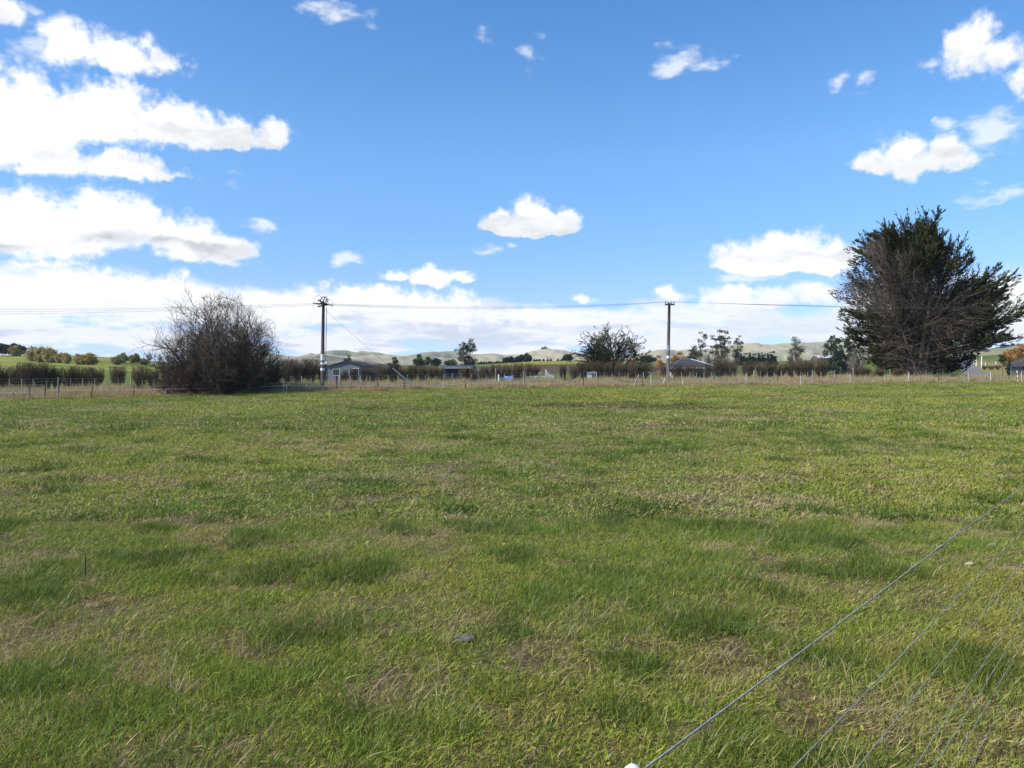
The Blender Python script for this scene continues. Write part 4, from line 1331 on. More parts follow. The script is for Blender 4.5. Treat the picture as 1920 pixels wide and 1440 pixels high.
def build_farm_fence():
    """post and batten fences on the far side of the road, one from strainer to strainer."""
    rng = np.random.default_rng(9)
    secs = [(-30, 330, 'left part'), (330, 640, 'part behind the bare bush'), (640, 930, 'part before the gable shed and barn'), (930, 1250, 'part before the loading ramp and cypress'), (1250, 1600, 'part from the right pole on'), (1600, 1790, 'macrocarpa part')]
    for (u0, u1, lab) in secs:
        a, b = fence_at(u0, 12.0), fence_at(u1, 12.0)
        root = empty('farm_fence', a, 'pale batten and wire farm fence behind the road, ' + lab, 'fence', 'batten fences behind the road')
        L = np.linalg.norm((b - a)[:2])
        n = max(4, int(L / .78))
        for i in range(n):
            s = i / n
            x, y = a[0] + (b[0] - a[0]) * s, a[1] + (b[1] - a[1]) * s
            z = gz(x, y)
            strong = i % 6 == 0
            hgt = rng.uniform(.82, 1.02) + .12 * strong + (.35 if i == 0 else 0)
            r = .085 if i == 0 else .055 if strong else .034
            mb = MB()
            q = np.array([x, y, z]) - a + rng.normal(size=3) * (.03, .03, 0)
            mb.tubes([[q - (0, 0, .15), q + (rng.normal() * .03, rng.normal() * .02, hgt)]], [[r, r * .92]], 6, rng.uniform(.35, .9), cap=True)
            mb.build('post' if strong else 'batten', M['post'], root)
        for k in range(5):
            pts = [(a[0] + (b[0] - a[0]) * s, a[1] + (b[1] - a[1]) * s) for s in np.linspace(0, 1, 24)]
            W = np.array([(x - a[0], y - a[1], gz(x, y) - a[2] + .18 + .2 * k) for x, y in pts])
            w = MB(); w.tubes([W], .005, 4); w.build('wire', M['wire'], root)


build_farm_fence()


def build_near_fence():
    """the plain wire fence the photographer leans over: it runs just left of the camera, away to the right."""
    ang = math.atan((2205 - 960) / F)
    d = np.array([math.sin(ang), math.cos(ang), 0]); nrm = np.array([-math.cos(ang), math.sin(ang), 0])
    dist = .62
    root = empty('wire_fence', (nrm[0] * dist, nrm[1] * dist, 0), 'seven strand plain wire fence crossing the near right corner of the field', 'fence')
    Hs = [.979, 1.366, 1.65, 2.02, 2.19, 2.36, 2.58]
    rs = [.0020, .0015, .0014, .0013, .0013, .0013, .0013]
    rng = np.random.default_rng(12)
    for k, (h, r) in enumerate(zip(Hs, rs)):
        t = np.linspace(-2.5, 42, 160)
        z0 = EYE - h * dist
        span = 4.5
        sag = .008 * np.sin(np.pi * ((t + 1.2) / span % 1))
        slope = base_z(t * d[0], t * d[1]) - base_z(0, 0)
        P = np.stack([t * d[0], t * d[1], z0 - sag + np.where(t > 6, (slope - slope[np.searchsorted(t, 6)]) * .9, 0)], 1)
        mb = MB(); mb.tubes([P], r, 6)
        if k in (0, 2):                                  # wound joins
            for tj in ((2.62, 2.95) if k == 0 else (1.9,)):
                th = np.linspace(0, 40, 150)
                zz = np.interp(tj, t, P[:, 2])
                q = np.stack([(tj + th / 40 * .10) * d[0] + nrm[0] * np.cos(th) * r * 1.6, (tj + th / 40 * .10) * d[1] + nrm[1] * np.cos(th) * r * 1.6, zz + np.sin(th) * r * 1.6], 1)
                mb.tubes([q], r * .6, 5)
                e = np.array([tj * d[0], tj * d[1], zz]); mb.tubes([[e, e + np.array([.006, .004, .022])]], r * .6, 5)
        mb.build('wire', M['wire'], root, True)
    # posts: the one at the bottom edge wears a white rounded cap
    for j, t in enumerate((1.0, 8.6, 13.1, 17.6, 22.1, 26.6)):
        g = base_z(t * d[0] + nrm[0] * dist, t * d[1] + nrm[1] * dist)
        top = EYE - .979 * dist + (-.012 if t < 6 else .015 + g * .9)
        mb = MB()
        mb.tubes([[(t * d[0], t * d[1], g - .3), (t * d[0], t * d[1], top)]], [[.0125, .0125]] if j == 0 else [[.05, .048]], 14, .6, cap=True)
        po = mb.build('post', M['post'], root)
        if j == 0:
            c = MB()
            zc = np.array([-.05, 0, .008, .016, .022, .025]); rc = np.array([.017, .017, .016, .0135, .0075, .001])
            c.tubes([np.stack([np.full(6, t * d[0]), np.full(6, t * d[1]), top + zc], 1)], rc[None], 20)
            c.build('post_cap', M['white'], root, True)


build_near_fence()


# ------------------------------------------------------------------ power line
def sag_line(a, b, sag, n=24):
    s = np.linspace(0, 1, n)[:, None]
    P = a + (b - a) * s
    P[:, 2] -= 4 * sag * (s * (1 - s))[:, 0]
    return P


def build_power():
    # left pole: two strain arms set skew, jumper loops over the top
    b1 = fence_at(604, 2.2)
    px = b1[1] / F
    H1 = (738 - 566) * px + EYE + (HOR - 738) * px - b1[2]
    zt = EYE + (HOR - 571) * px - b1[2]
    r1 = empty('power_pole', b1, 'left brown power pole with looping jumper wires and skewed arms', 'power pole')
    p = MB(); p.tubes([[(0, 0, -.4), (.05, 0, zt * .5), (.11, 0, zt + .1)]], [[.145, .125, .10]], 12, .4, cap=True); pole1 = p.build('pole', M['pole'], r1, True)
    for v0, v1, nm in ((664, 676, 'pole_band'), (679, 684, 'pole_band'), (690, 695, 'number_plate')):
        z0, z1 = EYE + (HOR - v1) * px - b1[2], EYE + (HOR - v0) * px - b1[2]
        t = MB(); xx = .11 * (z0 / zt)
        t.tubes([[(xx, 0, z0), (xx + .005, 0, z1)]], [[.146, .146]] if nm == 'pole_band' else [[.150, .150]], 12, .5, cap=True); t.build(nm, M['white'], r1)
    top = np.array([.11, 0, zt])
    ends = {}
    for k, (yaw, dz) in enumerate(((1.05, .12), (1.0, -.10))):
        a = MB(); a.box(top + (0, -.14, dz), (.95, .075, .085), yaw, .4, (.28 if k == 0 else -.22)); a.build('crossarm', M['dark_post'], r1)
    loops = []
    for j, o in enumerate((-.44, 0.0, .44)):
        c = top + np.array([math.cos(1.05) * o, math.sin(1.05) * o - .14, .02])
        for sd in (-1, 1):
            e = c + np.array([sd * .36, sd * .12, .0 - .03 * j])
            ins = MB()
            q = np.linspace(0, 1, 9)[:, None]
            ins.tubes([c + (e - c) * q], np.array([[.02, .05, .025, .055, .025, .055, .025, .05, .02]]), 8)
            ins.build('insulator', M['porcelain'], r1, True)
            ends[(j, sd)] = e + b1
        th = np.linspace(-.25, math.pi + .25, 22)
        w = .34 + .04 * j
        lp = MB(); lp.tubes([np.stack([c[0] - np.cos(th) * w * .9, c[1] + np.cos(th) * -.14, c[2] + .04 + np.sin(th) * (.50 - .07 * j)], 1)], .013, 5)
        lp.build('jumper_wire', M['line'], r1, True)
    f = MB()
    for j, (dx, dy) in enumerate(((-.10, -.16), (.06, -.20), (.22, -.1), (.16, -.18))):
        f.tubes([[top + (dx, dy, .05), top + (dx * 1.6, dy * 1.1, .32), top + (dx * .6 + .1, dy, .56)]], [[.028, .036, .02]], 7)
    f.build('fuse_cluster', M['dark'], r1, True)
    cdt = MB(); cdt.tubes([[(.36, -.1, zt - .2), (.33, -.1, zt * .7), (.27, -.1, 1.7), (.16, -.1, 1.1)]], .022, 6); cdt.build('service_cable', M['line'], r1)
    bx = MB(); bx.box((.33, -.12, EYE + (HOR - 680) * px - b1[2]), (.16, .12, .2)); bx.build('junction_box', M['white'], r1)

    # right pole: one straight crossarm with four pin insulators
    b2 = fence_at(1252, 7.0 + 4.2)
    px2 = b2[1] / F
    zt2 = EYE + (HOR - 568.5) * px2 - b2[2]
    r2 = empty('power_pole', b2, 'right brown power pole with one straight crossarm and four insulators', 'power pole')
    p = MB(); p.tubes([[(0, 0, -.4), (.06, 0, zt2 * .5), (.13, 0, zt2)]], [[.17, .15, .125]], 12, .5, cap=True); p.build('pole', M['pole'], r2, True)
    for v0, v1 in ((648, 658), (667, 672)):
        z0, z1 = EYE + (HOR - v1) * px2 - b2[2], EYE + (HOR - v0) * px2 - b2[2]
        t = MB(); t.tubes([[(.13 * z0 / zt2, 0, z0), (.13 * z1 / zt2, 0, z1)]], .165, 12, .4, cap=True); t.build('pole_band', M['white' if v0 > 660 else 'metal'], r2)
    ca = MB(); ca.box((.13, -.19, zt2 - .15), (18 * px2, .12, .15), .05, .3); ca.build('crossarm', M['dark_post'], r2)
    pins = []
    for j, o in enumerate((-.44, -.16, .16, .44)):
        c = np.array([.13 + o * 18 * px2, -.19 + o * .05, zt2 - .08])
        i_ = MB(); i_.tubes([np.stack([np.full(7, c[0]), np.full(7, c[1]), c[2] + np.array([0, .05, .07, .11, .13, .17, .2])], 1)], np.array([[.02, .02, .06, .055, .065, .05, .01]]), 8); i_.build('insulator', M['porcelain'], r2, True)
        pins.append(c + b2 + (0, 0, .2))

    def wire(a, b, sag, lab, rad=.007):
        mid = (a + b) / 2
        root = bpy.data.objects.new('power_wire', None)
        mb = MB(); mb.tubes([sag_line(a, b, sag, 30) - a], rad, 4)
        o = mb.build('power_wire', M['line'], None, False, tuple(a))
        tag(o, lab, 'power wire', 'power line wires')
    rows = ['highest', 'middle', 'lowest']
    for j in range(3):
        e = ends[(j, -1)]
        wire(e, ray(-420, 577 + 6 * j, 46.0 + j), .25, 'thin power wire from the left pole off to the left, %s of three' % rows[j])
        wire(ends[(j, 1)], pins[j], .34 + .05 * j, 'thin power wire slung between the two power poles, %s of three' % rows[j])
    for j in range(4):
        far = ray(2450, 566 + 3.2 * j, 80.0 + 1.2 * j)
        wire(pins[j], far, .55, 'thin power wire from the right pole across the macrocarpa, %s of four' % ['leftmost pin, first', 'second', 'third', 'last, rightmost pin'][j])
    # stay wire with a pale guard over its foot
    a = b1 + np.array([.2, -.05, zt - .35])
    g = fence_at(779, 3.0)
    root = empty('stay_wire', g, 'slanting stay wire right of the left power pole with pale tube guard', 'stay wire')
    w = MB(); w.tubes([sag_line(a - g, np.array([0, 0, .05]), .10)], .007, 4); w.build('wire', M['line'], root)
    top = ray(734, 690, 0.0 + (a[1] * .24 + g[1] * .76)) - g
    dd = (a - g - (0, 0, .05)); L = 46 * 1.25 * g[1] / F
    gd = MB(); gd.tubes([[np.array([0, 0, .05]), unit(dd) * L + (0, 0, .03)]], .045, 8, .6, cap=True); gd.build('guard', M['tape'], root)


build_power()


def build_sign():
    b = fence_at(631, .9)
    px = b[1] / F
    r = empty('sign', b, 'square sign seen from its dark back with pale frame on thin post', 'sign', rz=.12)
    z0, z1 = EYE + (HOR - 704) * px - b[2], EYE + (HOR - 692) * px - b[2]
    w = 12.5 * px
    p = MB(); p.box((0, .04, z1 / 2 - .1), (.09, .06, z1 + .2)); p.build('post', M['dark_post'], r)
    s = MB(); s.box((-.01, -.01, (z0 + z1) / 2), (w, .02, z1 - z0)); s.build('panel', M['dark_post'], r)
    f = MB(); t = .028
    f.box((-.01, -.02, z0), (w + .02, .035, t)); f.box((-.01, -.02, z1), (w + .02, .035, t)); f.box((-.01 - w / 2, -.02, (z0 + z1) / 2), (t, .033, z1 - z0 - t)); f.box((-.01 + w / 2, -.02, (z0 + z1) / 2), (t * 1.5, .033, z1 - z0 - t))
    f.build('frame', M['tape'], r)


build_sign()


def marker(u, v0, v1, D, r, lab, m='white', lean=0.0, group='white marker posts', cap=None):
    b = on_ground(u, D) if D else hit(u, v1)
    px = b[1] / F
    if not D: r = r * px
    ht = EYE + (HOR - v0) * px - b[2]
    o = MB(); o.tubes([[(0, 0, -.15), (lean * ht, 0, ht - r * .4), (lean * ht, 0, ht)]], [[r, r, r * .55]], 10, .6, cap=True)
    ob = o.build('marker_post', M[m], None, False, tuple(b)); tag(ob, lab, 'post', group)
    return ob


marker(935, 702, 721, 60, .055, 'white marker post left of the blue trailer')
marker(1337, 693, 712, 84, .06, 'leaning white marker post in front of the tiled house', lean=-.16)
marker(1895.5, 685, 704, 92, .05, 'white post in front of the dark roofed house at right')
marker(1840.5, 668, 690, None, 1.0, 'thickest pale post on the side road verge, right of two', group='pale posts along the side road')
marker(1830.5, 668, 687, None, .95, 'pale thick post on the side road verge, left of two', group='pale posts along the side road')
marker(1825, 669, 684, None, .7, 'thin pale post on the side road verge just left of the thick pair', group='pale posts along the side road')
marker(1807.5, 668, 678, None, .8, 'pale post where the side road meets the skyline', group='pale posts along the side road')
marker(1847.5, 680, 690, None, .6, 'short thin pale post right of the thick pale posts', group='pale posts along the side road')
marker(1867, 678, 683, None, .7, 'short pale post far out on the right paddock', group='pale posts along the side road')


def far_pole(u, vt, vb, D, arm, lab):
    b = hit(u, D); px = b[1] / F
    H = EYE + (HOR - vt) * px - b[2]
    r = empty('power_pole', b, lab, 'power pole', 'distant power poles along the side road')
    p = MB(); p.tubes([[(0, 0, -.3), (0, 0, H)]], [[.16, .11]], 8, .3, cap=True); p.build('pole', M['pole'], r)
    a = MB(); a.box((0, -.16, H - .35), (arm * px, .12, .16), .1); a.build('crossarm', M['dark_post'], r)


far_pole(1903, 653, 692, 692, 17, 'distant power pole with crossarm before the orange autumn tree')
far_pole(1882, 658, 689, 689, 9, 'distant thin power pole left of the orange autumn tree')
far_pole(1823, 668, 684, 684, 6, 'distant thin power pole beside the side road')


# ------------------------------------------------------------------ buildings
def gable(mb, x0, x1, y0, y1, z0, ze, zr, axis='y'):
    """walls of a gabled block; the ridge runs along the given axis."""
    V = [(x0, y0, z0), (x1, y0, z0), (x1, y1, z0), (x0, y1, z0), (x0, y0, ze), (x1, y0, ze), (x1, y1, ze), (x0, y1, ze)]
    Q = [(0, 1, 5, 4), (1, 2, 6, 5), (2, 3, 7, 6), (3, 0, 4, 7)]
    if axis == 'y':
        V += [((x0 + x1) / 2, y0, zr), ((x0 + x1) / 2, y1, zr)]; T = [(4, 5, 8), (6, 7, 9)]
    else:
        V += [(x0, (y0 + y1) / 2, zr), (x1, (y0 + y1) / 2, zr)]; T = [(7, 4, 8), (5, 6, 9)]
    mb.add(V, Q, T)


def slab(mb, a, b, c, d, t):
    """a roof slope: quad a b c d with thickness t upwards."""
    V = np.array([a, b, c, d], float); W = V + (0, 0, t)
    mb.add(np.concatenate([V, W]), [(3, 2, 1, 0), (4, 5, 6, 7), (0, 1, 5, 4), (1, 2, 6, 5), (2, 3, 7, 6), (3, 0, 4, 7)])


def build_buildings():
    # grey gabled shed, its end wall to the road
    D = 128.0
    b = on_ground(651, D); px = D / F
    Z = lambda v, base: EYE + (HOR - v) * px - base
    r = empty('gable_shed', b, 'grey ribbed gable shed with dark roof edge behind the left power pole', 'shed')
    w = 37.5 * px; ze, zr = Z(687, b[2]), Z(677.5, b[2])
    m = MB(); gable(m, -w, w, 0, 12, -.4, ze, zr); m.build('wall', M['grey_clad'], r)
    rf = MB()
    for s in (-1, 1):
        o = 1.04
        slab(rf, (s * w * o, -.25, ze - .06 + .02), (0, -.25, zr + .02), (0, 12.2, zr + .02), (s * w * o, 12.2, ze - .06 + .02), .14)
    rf.build('roof', M['slate_roof'], r)
    for x, zz in ((14 * px, 693),):
        fr = MB(); zc = Z(696, b[2]); fr.box((x + .1, -.03, zc), (1.15, .08, 1.0)); fo = fr.build('window', M['white'], r)
        gl = MB(); gl.box((x + .1, -.08, zc), (.98, .03, .84)); gl.build('pane', M['glass'], fo)

    # long slate-blue barn with a lean-to at its right
    D = 118.0
    b = on_ground(865, D); px = D / F
    r = empty('long_barn', b, 'long low slate grey barn with pale roof edge below the clumped gum', 'barn')
    X = lambda u: (u - 865) * px
    Z = lambda v: EYE + (HOR - v) * px - b[2]
    m = MB(); gable(m, X(827), X(886), 0, 9, -.4, Z(690), Z(686), 'x'); m.build('wall', M['blue_clad'], r)
    rf = MB()
    slab(rf, (X(825), -.5, Z(690.3)), (X(887), -.5, Z(690.3)), (X(887), 4.5, Z(685.9)), (X(825), 4.5, Z(685.9)), .10)
    slab(rf, (X(825), 9.5, Z(690.3)), (X(887), 9.5, Z(690.3)), (X(887), 4.5, Z(685.9)), (X(825), 4.5, Z(685.9)), .09)
    rf.build('roof', M['blue_clad'], r)
    g = MB(); g.box((X(856), -.56, Z(690.1)), (62 * px, .1, .07)); g.build('gutter', M['tape'], r)
    m = MB(); gable(m, X(886.2), X(953), 1.2, 8, -.4, Z(697), Z(688), 'x'); m.build('lean_to', M['pale_wall'], r)
    rf = MB()
    slab(rf, (X(886), .4, Z(698)), (X(955), .4, Z(698)), (X(955), 4.6, Z(687.6)), (X(886), 4.6, Z(687.6)), .1)
    slab(rf, (X(886), 8.8, Z(698)), (X(955), 8.8, Z(698)), (X(955), 4.6, Z(687.6)), (X(886), 4.6, Z(687.6)), .09)
    rf.build('lean_to_roof', M['brown_roof'], r)
    for u, ww, mm, nm in ((845, 1.2, 'dark', 'door'), (872, 3.0, 'dark', 'door'), (884, 1.4, 'metal', 'door')):
        d = MB(); d.box((X(u), -.04, 1.05), (ww, .06, 2.3)); d.build(nm, M[mm], r)
    dp = MB(); dp.cyl((X(886), -.1, -.3), (X(886), -.1, Z(690.5)), .06); dp.build('downpipe', M['white'], r)
    for u in (905, 922, 940):
        fr = MB(); fr.box((X(u), 1.16, 1.1), (1.3, .08, 1.1)); fo = fr.build('window', M['white'], r)
        gl = MB(); gl.box((X(u), 1.10, 1.1), (1.1, .03, .9)); gl.build('pane', M['glass'], fo)
    # tiled hip-roofed house
    def hip_house(u0, u1, ua, ub, ve, vr, D, lab, name='house', deep=9.0, wall='pale_wall', turn=0.0, trim='white'):
        uc = (u0 + u1) / 2
        b = on_ground(uc, D); px = D / F
        r = empty(name, b, lab, 'house', None, turn)
        X = lambda u: (u - uc) * px
        Z = lambda v: EYE + (HOR - v) * px - b[2]
        o = .55
        m = MB(); m.add([(X(u0) + o, 0, -.4), (X(u1) - o, 0, -.4), (X(u1) - o, deep, -.4), (X(u0) + o, deep, -.4), (X(u0) + o, 0, Z(ve)), (X(u1) - o, 0, Z(ve)), (X(u1) - o, deep, Z(ve)), (X(u0) + o, deep, Z(ve))], [(0, 1, 5, 4), (1, 2, 6, 5), (2, 3, 7, 6), (3, 0, 4, 7)])
        m.build('wall', M[wall], r)
        e = Z(ve) - .08
        y0, y1, ym = -o, deep + o, deep / 2
        V = [(X(u0), y0, e), (X(u1), y0, e), (X(u1), y1, e), (X(u0), y1, e), (X(ua), ym, Z(vr)), (X(ub), ym, Z(vr))]
        rf = MB(); rf.add(V, [(0, 1, 5, 4), (2, 3, 4, 5)], [(1, 2, 5), (3, 0, 4)])
        rf.add([(x, y, z - .16) for x, y, z in V[:4]] + V[:4], [(3, 2, 1, 0), (0, 1, 5, 4), (1, 2, 6, 5), (2, 3, 7, 6), (3, 0, 4, 7)])
        ro = rf.build('roof', M['slate_roof'], r)
        rc = MB(); rc.tubes([[(X(ua), ym, Z(vr) + .03), (X(ub), ym, Z(vr) + .03)], [(X(u0), y0, e + .04), (X(ua), ym, Z(vr) + .03)], [(X(u1), y0, e + .04), (X(ub), ym, Z(vr) + .03)]], .09, 6); rc.build('ridge_tiles', M['metal'], ro)
        gu = MB(); gu.box(((X(u0) + X(u1)) / 2, y0 - .07, e - .08), (X(u1) - X(u0), .12, .14)); gu.build('gutter', M[trim], r)
        nw = max(2, int((X(u1) - X(u0)) / 3.2))
        for i in range(nw):
            x = X(u0) + o + (X(u1) - X(u0) - 2 * o) * (i + .5) / nw
            fr = MB(); fr.box((x, -.03, 1.35), (1.6, .1, 1.25)); fo = fr.build('window', M[trim], r)
            gl = MB(); gl.box((x, -.09, 1.35), (1.42, .03, 1.07)); gl.build('pane', M['glass'], fo)
        return r
    hip_house(1255, 1346, 1290, 1308, 688, 672.5, 118.0, 'low house with dark tiled hip roof right of the right power pole')
    hip_house(1897, 2030, 1930, 1990, 684.5, 673, 150.0, 'dark roofed house with white walls cut by the right picture edge', wall='brown_roof', turn=-.56, trim='brown_roof')
    # white-roofed farm shed beneath the pine
    D = 350.0
    b = on_ground(1550, D); px = D / F
    Z = lambda v: EYE + (HOR - v) * px - b[2]
    r = empty('farm_shed', b, 'low farm shed with white roof under the big dense pine', 'shed')
    w = 15 * px; m = MB(); gable(m, -w, w, 0, 9, -.5, Z(671), Z(666.5), 'x'); m.build('wall', M['brown_roof'], r)
    rf = MB()
    slab(rf, (-w - .3, -.4, Z(671.3)), (w + .3, -.4, Z(671.3)), (w + .3, 4.5, Z(666.3)), (-w - .3, 4.5, Z(666.3)), .15); slab(rf, (-w - .3, 9.4, Z(671.3)), (w + .3, 9.4, Z(671.3)), (w + .3, 4.5, Z(666.3)), (-w - .3, 4.5, Z(666.3)), .14)
    rf.build('roof', M['white'], r)
    # little white hut under the cypress
    D = 74.0
    b = on_ground(1109, D); px = D / F
    Z = lambda v: EYE + (HOR - v) * px - b[2]
    r = empty('small_hut', b, 'tiny hut with white front and grey roof under the flat topped cypress', 'hut')
    m = MB(); gable(m, -8 * px, 9 * px, 0, 1.6, -.3, Z(700), Z(697.5), 'x'); m.build('wall', M['grey_clad'], r)
    rf = MB(); slab(rf, (-9 * px, -.15, Z(700.3)), (10 * px, -.15, Z(700.3)), (10 * px, .8, Z(697)), (-9 * px, .8, Z(697)), .06); slab(rf, (-9 * px, 1.75, Z(700.3)), (10 * px, 1.75, Z(700.3)), (10 * px, .8, Z(697)), (-9 * px, .8, Z(697)), .05)
    rf.build('roof', M['metal'], r)
    d = MB(); d.box((-3.5 * px, -.04, Z(705.5)), (8 * px, .06, 9.5 * px)); d.build('door', M['white'], r)


build_buildings()


def build_yard_things():
    # blue trailer
    M['blue'] = plain('blue_trailer_paint', (.045, .20, .55), (.03, .13, .42), 4, rough=.45, spec=.4)
    M['pale_blue'] = plain('pale_blue_tarpaulin', (.30, .50, .80), (.2, .38, .7), 3, rough=.6)
    D = 70.5
    b = on_ground(953, D); px = D / F
    Z = lambda v: EYE + (HOR - v) * px - b[2]
    r = empty('blue_trailer', b, 'small bright blue trailer with pale cover parked behind the batten fence', 'trailer', rz=.15)
    zl, zh = Z(714.5), Z(706.5)
    m = MB(); m.box((0, .6, (zl + zh) / 2 - .05), (24 * px, 1.2, (zh - zl) * .9)); m.build('body', M['blue'], r)
    c = MB(); c.box((3 * px, .6, zh - .06), (13 * px, 1.24, .22)); c.box((3 * px, -.03, (zl + zh) / 2), (11 * px, .04, (zh - zl) * .7)); c.build('cover', M['pale_blue'], r)
    for x in (-.55, .45):
        wh = MB(); wh.tubes([[(x, -.12, zl - .12), (x, .02, zl - .12)]], [[.27, .27]], 16, .5, cap=True); wo = wh.build('wheel', M['dark'], r)
        hb = MB(); hb.tubes([[(x, -.16, zl - .12), (x, -.11, zl - .12)]], [[.12, .13]], 12, .5, cap=True); hb.build('hub', M['metal'], wo)
    t = MB(); t.tubes([[(-12 * px, .6, zl), (-20 * px, .6, zl - .12)]], .04, 6, .5, cap=True); t.build('drawbar', M['dark'], r)
    # stock loading ramp and yard rails
    D = 72.0
    b = on_ground(1012, D); px = D / F
    X = lambda u: (u - 1012) * px
    Z = lambda v: EYE + (HOR - v) * px - b[2]
    r = empty('loading_ramp', b, 'pale timber stock loading ramp with curved side rails in the yard', 'loading ramp')
    for k in range(4):
        s = np.linspace(0, 1, 9)
        u = 1023.5 + 16 * s; v = 694 + 4.2 * k + (1 - (1 - s) ** 2.4) * (12 - 1.5 * k)
        P = np.stack([X(u), np.zeros(9), [Z(q) for q in v]], 1)
        rl = MB(); rl.tubes([P], .045, 6, .7); rl.build('side_rail', M['tape'], r)
    for u, v in ((1023.5, 692.5), (1028, 698), (1033, 703), (1040, 705)):
        p = MB(); p.cyl((X(u), .06, -.2), (X(u), .06, Z(v)), .05, None, 8, .6); p.build('post', M['timber'], r)
    fl = MB(); fl.box((X(1032), .7, .45), (1.0, 1.2, .08), 0, .5, .45); fl.build('ramp_floor', M['timber'], r)
    for k, (u0, v0, u1, v1) in enumerate(((988, 707, 1024, 706.5), (988, 711, 1024, 710.5), (1006, 706, 1013, 697), (1009, 709, 1016, 698))):
        rl = MB(); rl.tubes([[(X(u0), .1, Z(v0)), (X(u1), .1, Z(v1))]], .035, 6, .6); rl.build('yard_rail', M['tape' if k < 2 else 'timber'], r)
    for u in (988, 997, 1005, 1014):
        p = MB(); p.cyl((X(u), .2, -.2), (X(u), .2, Z(704.5)), .05, None, 8, .5); p.build('post', M['timber'], r)
    # striped post at the right edge, leaning
    b = fence_at(1909, -.3); px = b[1] / F
    r = empty('striped_post', b, 'leaning red and white striped post at the right edge by the fence', 'post')
    H = (717 - 696) * px
    M['red'] = plain('red_paint', (.45, .12, .08), (.3, .08, .06), 4, rough=.6)
    n = 5
    for i in range(n):
        a, c = i / n, (i + 1) / n
        g = MB(); g.cyl((a * H * -.1, 0, a * H - (.1 if i == 0 else 0)), (c * H * -.1, 0, c * H), .042, None, 10, .6); g.build('band', M['white' if i % 2 == 0 else 'red'], r)
    # bits lying or standing in the field
    M['dung'] = plain('dry_dung', (.16, .145, .13), (.075, .068, .06), 22, detail=6, bump=.8)
    M['bone'] = plain('pale_bark_chip', (.62, .56, .48), (.34, .27, .2), 18)

    def clod(u, v, L, W, H, m, lab, name, cat, seed, rz=0.0):
        p = hit(u, v)
        rng = np.random.default_rng(seed)
        nu, nv = 22, 10
        th = np.linspace(0, 2 * math.pi, nu, endpoint=False); ph = np.linspace(.02, math.pi / 2 + .25, nv)
        T_, P_ = np.meshgrid(th, ph)
        rr = 1 + .35 * (fbm(np.cos(T_) * 1.5 * np.sin(P_) + seed, np.sin(T_) * 1.5 * np.sin(P_) + P_, 4) - .5) * 2
        V = np.stack([np.cos(T_) * np.sin(P_) * rr * L / 2, np.sin(T_) * np.sin(P_) * rr * W / 2, np.cos(P_) * H * rr], -1)
        i = np.arange(nu * nv).reshape(nv, nu)
        q = np.stack([i[:-1], np.roll(i[:-1], -1, 1), np.roll(i[1:], -1, 1), i[1:]], -1).reshape(-1, 4)
        mb = MB(); mb.add(V.reshape(-1, 3), q)
        o = mb.build(name, M[m], None, True, (p[0], p[1], p[2] + .012), rz); tag(o, lab, cat)
    clod(872, 1202, .13, .10, .018, 'dung', 'dried grey cow pat in the grass near the dark lush patch', 'cow_pat', 'cow pat', 3)
    clod(1859, 1025, .11, .035, .022, 'bone', 'larger pale bark chip lying in the grass beyond the second wire', 'bark_chip', 'bark chip', 5, .4)
    clod(1817, 1061, .08, .03, .018, 'bone', 'smaller pale bark chip in the grass between the top two wires', 'bark_chip', 'bark chip', 6, .1)
    p = hit(160, 1086)
    st = MB(); st.tubes([[(0, 0, -.03), (.003, 0, .1), (-.004, .01, .21)]], [[.006, .005, .004]], 6, .3, cap=True); st.tubes([[(-.002, .008, .19), (-.03, .01, .205)]], .003, 5, .3)
    tag(st.build('dead_stalk', M['twig'], None, False, tuple(p)), 'thin dark dead stalk standing alone at left in the grass', 'stalk')


build_yard_things()


# ------------------------------------------------------------------ grass
def blade_material(name, trans=.32):
    m, T, b = mat(name, .5, .3)
    tint = T.n('ShaderNodeAttribute', attribute_name='hue', attribute_type='INSTANCER').outputs['Color']
    var = T.n('ShaderNodeAttribute', attribute_name='tint').outputs['Fac']
    # blade to blade: from deep green through the patch's own tone to dead straw
    deep = T.mix(1.0, tint, (.50, .62, .45), 'MULTIPLY')
    c = T.mix(T.smooth(var, .05, .5), deep, tint)
    c = T.mix(T.smooth(var, .5, .85), c, T.mix(1.0, tint, (1.35, 1.22, .95), 'MULTIPLY'))
    c = T.mix(T.smooth(var, .93, .95), c, (.50, .38, .19))
    T.put(b.inputs['Base Color'], c)
    tr = T.n('ShaderNodeBsdfTranslucent'); T.put(tr.inputs[0], c)
    mx = T.n('ShaderNodeMixShader'); mx.inputs[0].default_value = trans
    T.put(mx.inputs[1], b.outputs[0]); T.put(mx.inputs[2], tr.outputs[0])
    out = next(n for n in m.node_tree.nodes if n.type == 'OUTPUT_MATERIAL')
    T.put(out.inputs[0], mx.outputs[0])
    return m


